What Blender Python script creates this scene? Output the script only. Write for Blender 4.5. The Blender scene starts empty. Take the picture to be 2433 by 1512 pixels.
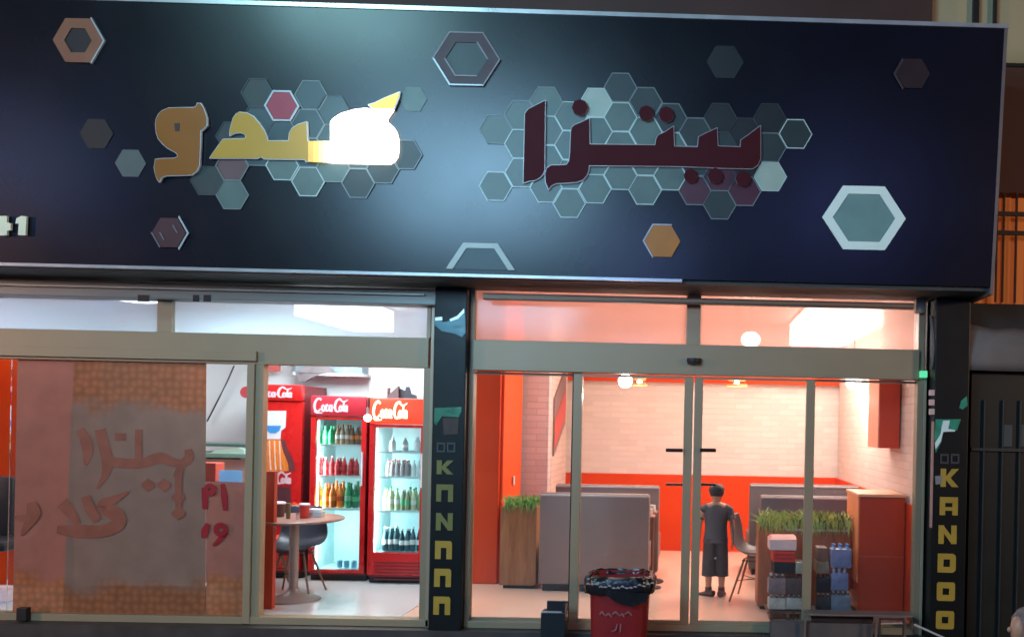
import bpy, bmesh, math, random
from mathutils import Vector, Matrix
from mathutils.geometry import tessellate_polygon
random.seed(7)
SC = bpy.context.scene
COL = SC.collection
R = math.radians

# ------------------------------------------------------------------ camera
W, H, F = 2432.0, 1512.0, 2077.0          # measuring grid of the photograph, focal length on that grid
PU, PV = 1683.0, 1010.0                   # principal point (the photograph is a crop: lens shift)
YAW, ROLL = R(1.2), 0.021
CAM = Vector((0, -7.5, 1.70))
fw = Vector((math.sin(YAW), math.cos(YAW), 0))
rt0 = Vector((math.cos(YAW), -math.sin(YAW), 0))
up0 = Vector((0, 0, 1))
rt = rt0 * math.cos(ROLL) + up0 * math.sin(ROLL)
up = up0 * math.cos(ROLL) - rt0 * math.sin(ROLL)
cd = bpy.data.cameras.new('camera'); cam = bpy.data.objects.new('camera', cd); COL.objects.link(cam)
M = Matrix(((rt.x, up.x, -fw.x, CAM.x), (rt.y, up.y, -fw.y, CAM.y), (rt.z, up.z, -fw.z, CAM.z), (0, 0, 0, 1)))
cam.matrix_world = M
cd.sensor_width = 36; cd.lens = F / W * 36
cd.shift_x = (W / 2 - PU) / W; cd.shift_y = (PV - H / 2) / W
cd.clip_start = 0.05; cd.clip_end = 200
SC.camera = cam
cd.dof.use_dof = True; cd.dof.focus_distance = 5.6; cd.dof.aperture_fstop = 2.0   # a phone picture slightly out of focus

# ------------------------------------------------------------------ world and outside lamps
wd = bpy.data.worlds.new("World"); SC.world = wd; wd.use_nodes = True
nt = wd.node_tree; bg = nt.nodes['Background']
sky = nt.nodes.new('ShaderNodeTexSky'); sky.sky_type = 'NISHITA'; sky.sun_disc = False
sky.sun_elevation = R(-4); sky.sun_rotation = R(200)
nt.links.new(sky.outputs[0], bg.inputs[0]); bg.inputs[1].default_value = 0.25
SC.view_settings.view_transform = 'Standard'; SC.view_settings.look = 'None'
SC.view_settings.exposure = 0.0; SC.view_settings.gamma = 1.0

def area(name, loc, target, sx, sy, power, color):
    l = bpy.data.lights.new(name, 'AREA'); l.shape = 'RECTANGLE'; l.size = sx; l.size_y = sy
    l.energy = power; l.color = color
    o = bpy.data.objects.new(name, l); COL.objects.link(o); o.location = loc
    o.rotation_euler = (Vector(target) - Vector(loc)).to_track_quat('-Z', 'Y').to_euler()
    return o
# lamps of the street and of the shops across it: behind the camera
area('street_lamp_light', (-3.4, -7.9, 4.1), (-1.4, -0.7, 3.5), 2.8, 1.6, 360, (0.36, 0.70, 1.0))
area('street_lamp_light', (-5.3, -8.2, 6.7), (-2.2, -0.7, 4.4), 2.0, 0.7, 200, (0.42, 0.86, 0.95))
area('shop_light', (5.8, -30, 4.8), (1.2, -0.7, 3.4), 1.1, 1.4, 190, (0.22, 0.30, 1.0))
area('shop_light', (-10.2, -7.8, 4.1), (-5, -0.7, 3.6), 0.4, 1.2, 22, (0.18, 0.40, 1.0))
area('shop_light', (-0.9, -7.8, 2.86), (-0.5, -0.7, 3.0), 0.9, 0.3, 22, (0.25, 0.36, 1.0))
area('street_lamp_light', (9.5, -7.5, 3.6), (1, -0.2, 1.5), 0.8, 0.8, 330, (1.0, 0.66, 0.42))
area('street_lamp_light', (-14.0, -6.5, 3.4), (-4.4, 0, 1.6), 0.8, 0.8, 420, (1.0, 0.55, 0.40))

# ------------------------------------------------------------------ helpers
def ray(u, v):
    return (rt * ((u - PU) / F) + up * (-(v - PV) / F) + fw)
def P(u, v, Y=0.0):
    d = ray(u, v); t = (Y - CAM.y) / d.y
    return CAM + d * t
SB, SZ, ST = -0.65, 2.83, 0.10            # the signboard's leaning front plane
SN = Vector((0, -1, -ST)).normalized()
def SP(u, v, off=0.0):
    d = ray(u, v); t = (SB - ST * (CAM.z - SZ) - CAM.y) / (d.y + ST * d.z)
    return CAM + d * t + SN * off

def lin(c):
    return tuple((x / 12.92 if x <= 0.04045 else ((x + 0.055) / 1.055) ** 2.4) for x in c)
MATS = {}
def mat(name, rgb, rough=0.6, metal=0.0, noise=0.12, scale=6.0, bump=0.0, emit=None, es=0.0, spec=0.5, coat=0.0, stretch=None):
    """rgb = linear base colour"""
    if name in MATS: return MATS[name]
    m = bpy.data.materials.new(name); m.use_nodes = True; t = m.node_tree; b = t.nodes['Principled BSDF']
    tc = t.nodes.new('ShaderNodeTexCoord'); mp = t.nodes.new('ShaderNodeMapping')
    if stretch: mp.inputs['Scale'].default_value = stretch
    t.links.new(tc.outputs['Object'], mp.inputs[0])
    n = t.nodes.new('ShaderNodeTexNoise'); n.inputs['Scale'].default_value = scale; n.inputs['Detail'].default_value = 5
    t.links.new(mp.outputs[0], n.inputs['Vector'])
    mr = t.nodes.new('ShaderNodeMapRange'); mr.inputs['To Min'].default_value = 1 - noise * 1.6; mr.inputs['To Max'].default_value = 1 + noise * 1.6
    t.links.new(n.outputs[0], mr.inputs[0])
    mx = t.nodes.new('ShaderNodeVectorMath'); mx.operation = 'SCALE'; mx.inputs[0].default_value = rgb[:3]
    t.links.new(mr.outputs[0], mx.inputs['Scale']); t.links.new(mx.outputs[0], b.inputs['Base Color'])
    r2 = t.nodes.new('ShaderNodeMapRange'); r2.inputs['To Min'].default_value = max(0.03, rough * 0.8); r2.inputs['To Max'].default_value = min(1, rough * 1.2)
    t.links.new(n.outputs[0], r2.inputs[0]); t.links.new(r2.outputs[0], b.inputs['Roughness'])
    b.inputs['Metallic'].default_value = metal
    b.inputs['Specular IOR Level'].default_value = spec
    if coat: b.inputs['Coat Weight'].default_value = coat; b.inputs['Coat Roughness'].default_value = 0.15
    if bump:
        bp = t.nodes.new('ShaderNodeBump'); bp.inputs['Strength'].default_value = bump; bp.inputs['Distance'].default_value = 0.01
        t.links.new(n.outputs[0], bp.inputs['Height']); t.links.new(bp.outputs[0], b.inputs['Normal'])
    if emit:
        b.inputs['Emission Color'].default_value = (*emit, 1); b.inputs['Emission Strength'].default_value = es
    MATS[name] = m; return m

def glassmat(name, tint=(1, 1, 1), spec=1.0, haze=0.0, rough=0.03, trans=0.0, tc=(0.9, 0.62, 0.54)):
    if name in MATS: return MATS[name]
    m = bpy.data.materials.new(name); m.use_nodes = True; t = m.node_tree
    for n in list(t.nodes): t.nodes.remove(n)
    out = t.nodes.new('ShaderNodeOutputMaterial'); tr = t.nodes.new('ShaderNodeBsdfTransparent'); gl = t.nodes.new('ShaderNodeBsdfGlossy')
    tr.inputs[0].default_value = (*tint, 1); gl.inputs['Roughness'].default_value = rough
    fr = t.nodes.new('ShaderNodeFresnel'); fr.inputs[0].default_value = 1.45
    ml = t.nodes.new('ShaderNodeMath'); ml.operation = 'MULTIPLY'; ml.inputs[1].default_value = spec
    t.links.new(fr.outputs[0], ml.inputs[0])
    mx = t.nodes.new('ShaderNodeMixShader'); t.links.new(ml.outputs[0], mx.inputs[0]); t.links.new(tr.outputs[0], mx.inputs[1]); t.links.new(gl.outputs[0], mx.inputs[2])
    last = mx
    if haze:
        df = t.nodes.new('ShaderNodeBsdfDiffuse'); df.inputs[0].default_value = (0.6, 0.58, 0.55, 1)
        ns = t.nodes.new('ShaderNodeTexNoise'); ns.inputs['Scale'].default_value = 3
        m2 = t.nodes.new('ShaderNodeMath'); m2.operation = 'MULTIPLY'; m2.inputs[1].default_value = haze; t.links.new(ns.outputs[0], m2.inputs[0])
        mm = t.nodes.new('ShaderNodeMixShader'); t.links.new(m2.outputs[0], mm.inputs[0]); t.links.new(mx.outputs[0], mm.inputs[1]); t.links.new(df.outputs[0], mm.inputs[2]); last = mm
    if trans:
        tl = t.nodes.new('ShaderNodeBsdfTranslucent'); tl.inputs[0].default_value = (*tc, 1)
        m3 = t.nodes.new('ShaderNodeMixShader'); m3.inputs[0].default_value = trans; t.links.new(last.outputs[0], m3.inputs[1]); t.links.new(tl.outputs[0], m3.inputs[2]); last = m3
    t.links.new(last.outputs[0], out.inputs[0]); MATS[name] = m; return m

def wood(name, rgb, rgb2, axis='Z', rough=0.45):
    if name in MATS: return MATS[name]
    m = mat(name, rgb, rough); t = m.node_tree; b = t.nodes['Principled BSDF']
    tc = t.nodes.new('ShaderNodeTexCoord'); mp = t.nodes.new('ShaderNodeMapping')
    mp.inputs['Scale'].default_value = (9, 9, 1.1) if axis == 'Z' else (1.1, 9, 9)
    n = t.nodes.new('ShaderNodeTexNoise'); n.inputs['Scale'].default_value = 2.2; n.inputs['Detail'].default_value = 6; n.inputs['Distortion'].default_value = 0.6
    cr = t.nodes.new('ShaderNodeValToRGB'); cr.color_ramp.elements[0].color = (*rgb2, 1); cr.color_ramp.elements[1].color = (*rgb, 1)
    cr.color_ramp.elements[0].position = 0.35; cr.color_ramp.elements[1].position = 0.65
    t.links.new(tc.outputs['Object'], mp.inputs[0]); t.links.new(mp.outputs[0], n.inputs[0]); t.links.new(n.outputs[0], cr.inputs[0]); t.links.new(cr.outputs[0], b.inputs['Base Color'])
    return m

def brick(name, rgb, mortar, rough=0.6, plane='XZ', sc=1.0, bumpd=0.012):
    if name in MATS: return MATS[name]
    m = mat(name, rgb, rough); t = m.node_tree; b = t.nodes['Principled BSDF']
    tc = t.nodes.new('ShaderNodeTexCoord'); sp = t.nodes.new('ShaderNodeSeparateXYZ'); cb = t.nodes.new('ShaderNodeCombineXYZ')
    t.links.new(tc.outputs['Object'], sp.inputs[0])
    t.links.new(sp.outputs[0 if plane == 'XZ' else 1], cb.inputs[0]); t.links.new(sp.outputs[2], cb.inputs[1])
    br = t.nodes.new('ShaderNodeTexBrick'); br.inputs['Scale'].default_value = sc
    br.inputs['Brick Width'].default_value = 0.24; br.inputs['Row Height'].default_value = 0.075; br.inputs['Mortar Size'].default_value = 0.006
    br.inputs['Mortar Smooth'].default_value = 0.3
    c2 = tuple(x * 0.88 for x in rgb)
    br.inputs['Color1'].default_value = (*rgb, 1); br.inputs['Color2'].default_value = (*c2, 1); br.inputs['Mortar'].default_value = (*mortar, 1)
    t.links.new(cb.outputs[0], br.inputs[0]); t.links.new(br.outputs['Color'], b.inputs['Base Color'])
    bp = t.nodes.new('ShaderNodeBump'); bp.invert = True; bp.inputs['Strength'].default_value = 0.8; bp.inputs['Distance'].default_value = bumpd
    t.links.new(br.outputs['Fac'], bp.inputs['Height']); t.links.new(bp.outputs[0], b.inputs['Normal'])
    return m

class MB:
    def __init__(s): s.bm = bmesh.new(); s.mi = 0
    def face(s, vs):
        try:
            f = s.bm.faces.new(vs); f.material_index = s.mi; return f
        except ValueError: return None
    def box(s, x0, x1, y0, y1, z0, z1, bev=0.0):
        x0, x1 = sorted((x0, x1)); y0, y1 = sorted((y0, y1)); z0, z1 = sorted((z0, z1))
        old = set(s.bm.faces)
        r = bmesh.ops.create_cube(s.bm, size=1)
        vs = r['verts']
        for v in vs:
            v.co = Vector((x0 + (v.co.x + .5) * (x1 - x0), y0 + (v.co.y + .5) * (y1 - y0), z0 + (v.co.z + .5) * (z1 - z0)))
        if bev > 0:
            es = list(set(e for v in vs for e in v.link_edges))
            bmesh.ops.bevel(s.bm, geom=es, offset=min(bev, (x1-x0)*.45, (y1-y0)*.45, (z1-z0)*.45), segments=2, affect='EDGES', profile=0.6)
        for f in s.bm.faces:
            if f not in old: f.material_index = s.mi
        return s
    def uvbox(s, u0, v0, u1, v1, Y0, Y1, bev=0.0):
        um, vm = (u0 + u1) / 2, (v0 + v1) / 2
        return s.box(P(u0, vm, Y0).x, P(u1, vm, Y0).x, Y0, Y1, P(um, v0, Y0).z, P(um, v1, Y0).z, bev)
    def hexa(s, a, b):
        """8-corner solid: lists a (front) and b (back) of 4 points each"""
        A = [s.bm.verts.new(p) for p in a]; B = [s.bm.verts.new(p) for p in b]
        s.face(A); s.face(B[::-1])
        for i in range(4): s.face([A[(i+1) % 4], A[i], B[i], B[(i+1) % 4]])
        return s
    def prism(s, pts, d, side_mi=None):
        """solid from a planar outline pushed along vector d"""
        n = len(pts); A = [s.bm.verts.new(p) for p in pts]; B = [s.bm.verts.new(Vector(p) + d) for p in pts]
        for i in range(n):
            f = s.face([A[(i+1) % n], A[i], B[i], B[(i+1) % n]])
            if f and side_mi is not None: f.material_index = side_mi
        if n <= 4: s.face(A); s.face(B[::-1])
        else:
            for (i, j, k) in tessellate_polygon([[v.co.copy() for v in A]]): s.face([A[i], A[j], A[k]]); s.face([B[k], B[j], B[i]])
        return s
    def ring(s, outer, inner, d):
        n = len(outer)
        O = [s.bm.verts.new(p) for p in outer]; I = [s.bm.verts.new(p) for p in inner]
        O2 = [s.bm.verts.new(Vector(p) + d) for p in outer]; I2 = [s.bm.verts.new(Vector(p) + d) for p in inner]
        for i in range(n):
            j = (i + 1) % n
            s.face([O[i], O[j], I[j], I[i]]); s.face([O2[j], O2[i], I2[i], I2[j]])
            s.face([O[j], O[i], O2[i], O2[j]]); s.face([I[i], I[j], I2[j], I2[i]])
        return s
    def tube(s, pts, r, seg=8, r2=None, cap=True):
        pts = [Vector(p) for p in pts]; rings = []
        n = len(pts)
        for i, p in enumerate(pts):
            t = (pts[min(i+1, n-1)] - pts[max(i-1, 0)]).normalized()
            a = t.orthogonal() if abs(t.z) > .9 else t.cross(Vector((0, 0, 1)))
            a.normalize(); b = t.cross(a)
            rr = r if r2 is None else r + (r2 - r) * i / (n - 1)
            rings.append([s.bm.verts.new(p + a * rr * math.cos(2*math.pi*k/seg) + b * rr * math.sin(2*math.pi*k/seg)) for k in range(seg)])
        for i in range(n - 1):
            for k in range(seg):
                s.face([rings[i][k], rings[i][(k+1) % seg], rings[i+1][(k+1) % seg], rings[i+1][k]])
        if cap: s.face(rings[0][::-1]); s.face(rings[-1])
        return s
    def loft(s, rings, seg=16, cap=True):
        """rings: (cx,cy,cz,rx,ry) horizontal ellipses"""
        RR = []
        for (cx, cy, cz, rx, ry) in rings:
            RR.append([s.bm.verts.new((cx + rx * math.cos(2*math.pi*k/seg), cy + ry * math.sin(2*math.pi*k/seg), cz)) for k in range(seg)])
        for i in range(len(RR) - 1):
            for k in range(seg):
                s.face([RR[i][k], RR[i][(k+1) % seg], RR[i+1][(k+1) % seg], RR[i+1][k]])
        if cap: s.face(RR[0][::-1]); s.face(RR[-1])
        return s
    def lathe(s, prof, c, seg=20, cap=True):
        return s.loft([(c[0], c[1], c[2] + z, r, r) for r, z in prof], seg, cap)
    def ball(s, c, r, sx=1, sy=1, sz=1, seg=16):
        rr = bmesh.ops.create_uvsphere(s.bm, u_segments=seg, v_segments=max(6, seg // 2), radius=r)
        for v in rr['verts']: v.co = Vector((v.co.x * sx, v.co.y * sy, v.co.z * sz)) + Vector(c)
        for f in set(f for v in rr['verts'] for f in v.link_faces): f.material_index = s.mi
        return s
    def build(s, name, mats, parent=None, smooth=False, recalc=True):
        if recalc: bmesh.ops.recalc_face_normals(s.bm, faces=s.bm.faces[:])
        me = bpy.data.meshes.new(name); s.bm.to_mesh(me); s.bm.free()
        if not isinstance(mats, (list, tuple)): mats = [mats]
        for m in mats: me.materials.append(m)
        if smooth:
            for p in me.polygons: p.use_smooth = True
            try:
                me.set_sharp_from_angle(angle=R(38))
            except Exception: pass
        o = bpy.data.objects.new(name, me); COL.objects.link(o)
        if parent is not None:
            o.parent = parent
            ms = Matrix.Identity(4); q = parent
            ms = WM[parent.name]
            me.transform(ms.inverted()); WM[o.name] = ms
        else: WM[o.name] = Matrix.Identity(4)
        return o
WM = {}
def thing(name, label, cat, loc=(0, 0, 0), group=None):
    o = bpy.data.objects.new(name, None); COL.objects.link(o); o.location = loc; o.empty_display_size = 0.1
    WM[o.name] = Matrix.Translation(Vector(loc)); o['label'] = label; o['category'] = cat
    if group: o['group'] = group
    return o
def tag(o, label, cat, group=None):
    o['label'] = label; o['category'] = cat
    if group: o['group'] = group
    return o
def origin(o, loc):
    """move a top-level mesh's origin to its base"""
    o.data.transform(Matrix.Translation(-Vector(loc))); o.location = loc; WM[o.name] = Matrix.Translation(Vector(loc)); return o
def copy_tree(o, parent=None):
    c = o.copy(); COL.objects.link(c); WM[c.name] = WM.get(o.name, Matrix.Identity(4))
    if parent is not None: c.parent = parent
    for ch in list(o.children): copy_tree(ch, c)
    return c

# ------------------------------------------------------------------ materials
ALU = mat('champagne_aluminium', (0.33, 0.245, 0.15), 0.45, 0.1, 0.05, 3)
ALU_L = mat('pale_aluminium_edge', (0.40, 0.31, 0.21), 0.35, 0.1, 0.05, 3)
DARKM = mat('dark_metal', (0.02, 0.02, 0.022), 0.5, 0.3, 0.2, 8)
BLACKP = mat('black_plastic', (0.012, 0.013, 0.016), 0.4, 0, 0.15, 8)
ORANGE = mat('orange_paint', (0.60, 0.048, 0.006), 0.55, 0, 0.05, 2.5, spec=.15)
ORANGE_D = mat('orange_red_laminate', (0.62, 0.05, 0.012), 0.5, 0, 0.06, 3)
WHITEP = mat('white_wall_paint', (0.72, 0.76, 0.77), 0.6, 0, 0.03, 3)
CEIL = mat('pink_white_ceiling_paint', (0.66, 0.46, 0.41), 0.5, 0, 0.04, 2)
BRICKW = brick('white_painted_brick', (0.70, 0.575, 0.515), (0.645, 0.525, 0.465), bumpd=.004)
BRICKS = brick('white_painted_brick_side', (0.68, 0.53, 0.46), (0.58, 0.44, 0.38), plane='YZ', bumpd=.005)
BRICKP = brick('grey_pink_brick', (0.62, 0.53, 0.52), (0.50, 0.42, 0.41), bumpd=.006)
GREYB = mat('grey_brown_upholstery', (0.215, 0.155, 0.14), 0.55, 0, 0.06, 4)
GREYB2 = mat('dark_grey_brown_upholstery', (0.13, 0.105, 0.10), 0.5, 0, 0.1, 5)
PIPING = mat('pale_trim', (0.52, 0.45, 0.42), 0.35, 0.1, 0.05)
OAK = wood('oak_veneer', (0.42, 0.20, 0.085), (0.30, 0.125, 0.05))
WOODL = wood('light_wood', (0.55, 0.30, 0.13), (0.42, 0.21, 0.08), 'X')
RED = mat('red_fridge_enamel', (0.55, 0.012, 0.012), 0.28, 0, 0.06, 4, coat=0.3)
REDD = mat('deep_red_fridge_enamel', (0.16, 0.008, 0.012), 0.35, 0, 0.1, 4)
WHITEPL = mat('white_plastic', (0.78, 0.80, 0.80), 0.4, 0, 0.03)
CHROME = mat('brushed_steel', (0.62, 0.6, 0.57), 0.25, 0.9, 0.05)
GLASS = glassmat('shopfront_glass', (0.985, 0.99, 0.985), 1.0, 0.02)
GLASST = glassmat('hazy_transom_glass', (0.97, 0.95, 0.94), 0.8, 0.04, 0.12, 0.42)
GLASSTL = glassmat('hazy_cool_transom_glass', (0.93, 0.97, 1.0), 0.8, 0.04, 0.12, 0.42, (0.72, 0.88, 0.98))
GLASSF = glassmat('fridge_door_glass', (0.96, 0.99, 0.99), 0.8)

# ------------------------------------------------------------------ the setting: ground
m = MB(); m.box(-30, 30, -25, -0.32, -0.6, -0.17)
pav = m.build('pavement', brick('pavement_tile', (0.06, 0.052, 0.05), (0.025, 0.022, 0.02), 0.6, 'XZ', 1)); pav['kind'] = 'structure'
t = pav.data.materials[0].node_tree      # tiles lie flat: use X and Y
for l in list(t.links):
    if l.from_node.bl_idname == 'ShaderNodeSeparateXYZ' and l.from_socket.name == 'Z':
        t.links.new(l.from_node.outputs[1], l.to_socket)
m = MB(); m.box(-30, 30, 0.5, 30, -0.6, -0.172)
gr = m.build('ground', mat('bare_ground', (0.05, 0.045, 0.04), 0.9, 0, 0.3, 2)); gr['kind'] = 'structure'

# ------------------------------------------------------------------ shop building
X_L, X_R = -7.4, 2.12
bld = thing('shop_building', 'single storey restaurant frontage with two lit rooms behind glass under the dark signboard', 'building', (0, 1.5, -0.17))
zsoff = SZ - 0.03
STONE = mat('brown_stone_cladding', (0.055, 0.026, 0.022), 0.6, 0, 0.3, 1.3, bump=0.3)
STEP = mat('dark_step_stone', (0.055, 0.042, 0.038), 0.55, 0, 0.4, 5, bump=0.4)
m = MB(); m.box(-9, P(2207, 1400, -0.1).x, -0.18, 0.06, -0.172, P(1640, 1500, -0.08).z); m.build('step', STEP, bld)
TILE_L = mat('pale_grey_floor_tile', (0.62, 0.60, 0.585), 0.22, 0, 0.03, 2)
TILE_R = mat('cream_floor_tile', (0.78, 0.52, 0.40), 0.25, 0, 0.04, 2)
m = MB(); m.box(X_L, -2.46, 0.064, 2.4, -0.10, 0.0); m.build('floor', TILE_L, bld)
m = MB(); m.box(-2.45, X_R, 0.064, 4.5, -0.10, 0.0); m.build('floor', TILE_R, bld)
m = MB(); m.box(X_L, -2.46, 0.07, 2.4, 2.85, 2.95); m.build('ceiling', WHITEP, bld)
m = MB(); m.box(-2.459, X_R, 0.07, 4.4, 3.05, 3.15); m.build('ceiling', CEIL, bld)
# left room walls
m = MB(); m.box(X_L, -2.6, 2.4, 2.6, -0.1, 2.85); m.build('back_wall', WHITEP, bld)
m = MB(); m.box(X_L - 0.2, X_L, 0.07, 2.6, -0.1, 2.95); m.build('side_wall', ORANGE, bld)
# right room walls
YB = 4.35
zd = P(1640, 1127, YB).z
zb = P(1640, 909, YB).z
m = MB(); m.box(-2.2, X_R, YB, YB + 0.15, zd, zb); m.build('brick_back_wall', BRICKW, bld)
m = MB(); m.box(-2.2, X_R, YB - 0.02, YB + 0.15, 0, zd); m.build('orange_dado', ORANGE, bld)
m = MB(); m.box(-2.2, X_R, YB - 0.10, YB + 0.15, zb, zb + 0.35); m.build('orange_fascia', ORANGE, bld)
m = MB(); m.box(-2.2, X_R, YB, YB + 0.15, zb + 0.35, 3.05); m.build('upper_wall', CEIL, bld)
xr = 2.0
m = MB(); m.box(xr, X_R, 0.07, YB - 0.1, zd, 3.05); m.build('brick_side_wall', BRICKS, bld)
m = MB(); m.box(xr - 0.02, X_R, 0.07, YB - 0.02, 0, zd); m.build('orange_dado', ORANGE, bld)
# left side of the right room: orange column, brick pier, brick side wall
yc = 1.67
xc1 = P(1190, 1200, yc).x
m = MB(); m.box(-2.6, xc1 - 0.03, yc, 2.72, 0, 3.05, 0.015); m.build('orange_column', ORANGE, bld)
m = MB(); m.box(xc1 - 0.029, xc1, yc + 0.06, 2.72, 0, 3.05, 0.01); m.build('orange_column_lit_side', mat('orange_paint_lit_side', (0.78, 0.09, 0.015), 0.5, spec=.2), bld)  # light on the column's right side put into a brighter orange
xw = P(1301, 1100, 2.78).x
m = MB(); m.box(-2.44, xw, 2.78, 3.0, 0, 3.05); m.build('brick_pier', BRICKP, bld)
m = MB(); m.box(-2.3, xw + 0.004, 3.0, YB - 0.1, 0, 3.05); m.build('brick_side_wall', BRICKS, bld)
m = MB(); m.box(xc1 + 0.01, xc1 + 0.02, 2.2, 2.26, P(1197, 1150, 2.2).z, P(1197, 1130, 2.2).z); m.build('light_switch', WHITEPL, bld)
# roof slab and stone wall above the sign
xe = P(2214, 100, -0.02).x
m = MB(); m.box(-9, xe, 0.0, 0.3, 3.2, 7.0); m.build('stone_wall', STONE, bld)
m = MB(); m.box(-9, X_R + .2, 0.3, 5.0, 3.2, 3.4); m.build('roof', mat('roof_concrete', (0.2, 0.19, 0.18), 0.9), bld)
m = MB(); m.box(-9, P(1105, 700, 0).x, -0.14, 0.05, P(700, 717, -0.14).z, zsoff - 0.01, 0.01)
m.mi = 1; m.box(-9, P(1022, 700, 0).x, -0.18, -0.14, P(700, 694, -0.18).z, P(700, 690, -0.18).z)
for (a, b) in ((327, 354), (458, 472), (483, 500)):
    m.mi = 2; m.uvbox(a, 700, b, 716, -0.146, -0.139)
m.build('shutter_box', [mat('grey_green_steel', (0.20, 0.22, 0.20), 0.42, 0.3, 0.1, 3, stretch=(1, 1, 8)), mat('shutter_edge', (0.33, 0.36, 0.33), 0.4, 0.3), DARKM], bld)
m = MB(); m.box(P(1108, 690, 0).x, xe, -0.02, 0.3, P(1640, 684, 0).z, 3.2); m.build('lintel', DARKM, bld)

# ------------------------------------------------------------------ left shopfront (frame, transoms, sliding panel)
lf = thing('shopfront_window', 'wide bronze aluminium shopfront left of the black pillar, with filmed panel and open doorway', 'shopfront', (P(500, 1470).x, 0, 0))
z = lambda v, u=640, Y=0: P(u, v, Y).z
m = MB()
m.box(-9, P(1022, 830).x, -0.05, 0.06, z(795), z(866), 0.004)                          # header
m.box(-9, P(609, 830, -.08).x, -0.085, -0.05, z(835, 640, -.08), z(858, 640, -.08), 0.003)  # sliding track cover
m.box(P(380, 748).x, P(415, 748).x, -0.04, 0.05, z(795), z(708), 0.003)
m.box(P(592, 1100).x, P(609, 1100).x, -0.07, 0.04, z(1476, 600), z(866), 0.003)
m.box(P(609, 1100).x + .001, P(628, 1100).x, -0.045, 0.04, z(1462, 610), z(866), 0.003)
m.box(P(1006, 1100).x, P(1022, 1100).x, -0.045, 0.06, z(1478, 1015), z(866), 0.003)
m.box(P(1018, 760).x, P(1027, 760).x, -0.045, 0.06, z(795), z(712), 0.003)
m.box(-9, P(1024, 1460).x, -0.06, 0.06, z(1478), z(1461), 0.003)
m.build('window_frame', ALU, lf)
m = MB(); m.box(P(1022, 1100).x + .001, P(1030, 1100).x, -0.06, 0.06, z(1486, 1020), z(710), 0.003); m.build('frame_edge', ALU_L, lf)
m = MB(); m.box(-9, P(380, 748).x, 0.0, 0.012, z(795), z(712)); m.box(P(415, 748).x, P(1018, 748).x, 0.0, 0.012, z(795), z(708)); m.build('transom_glass', GLASSTL, lf)
m = MB(); m.box(P(22, 1100).x, P(592, 1100).x, 0.0, 0.010, z(1461), z(866)); m.build('fixed_glass', GLASS, lf)

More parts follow.
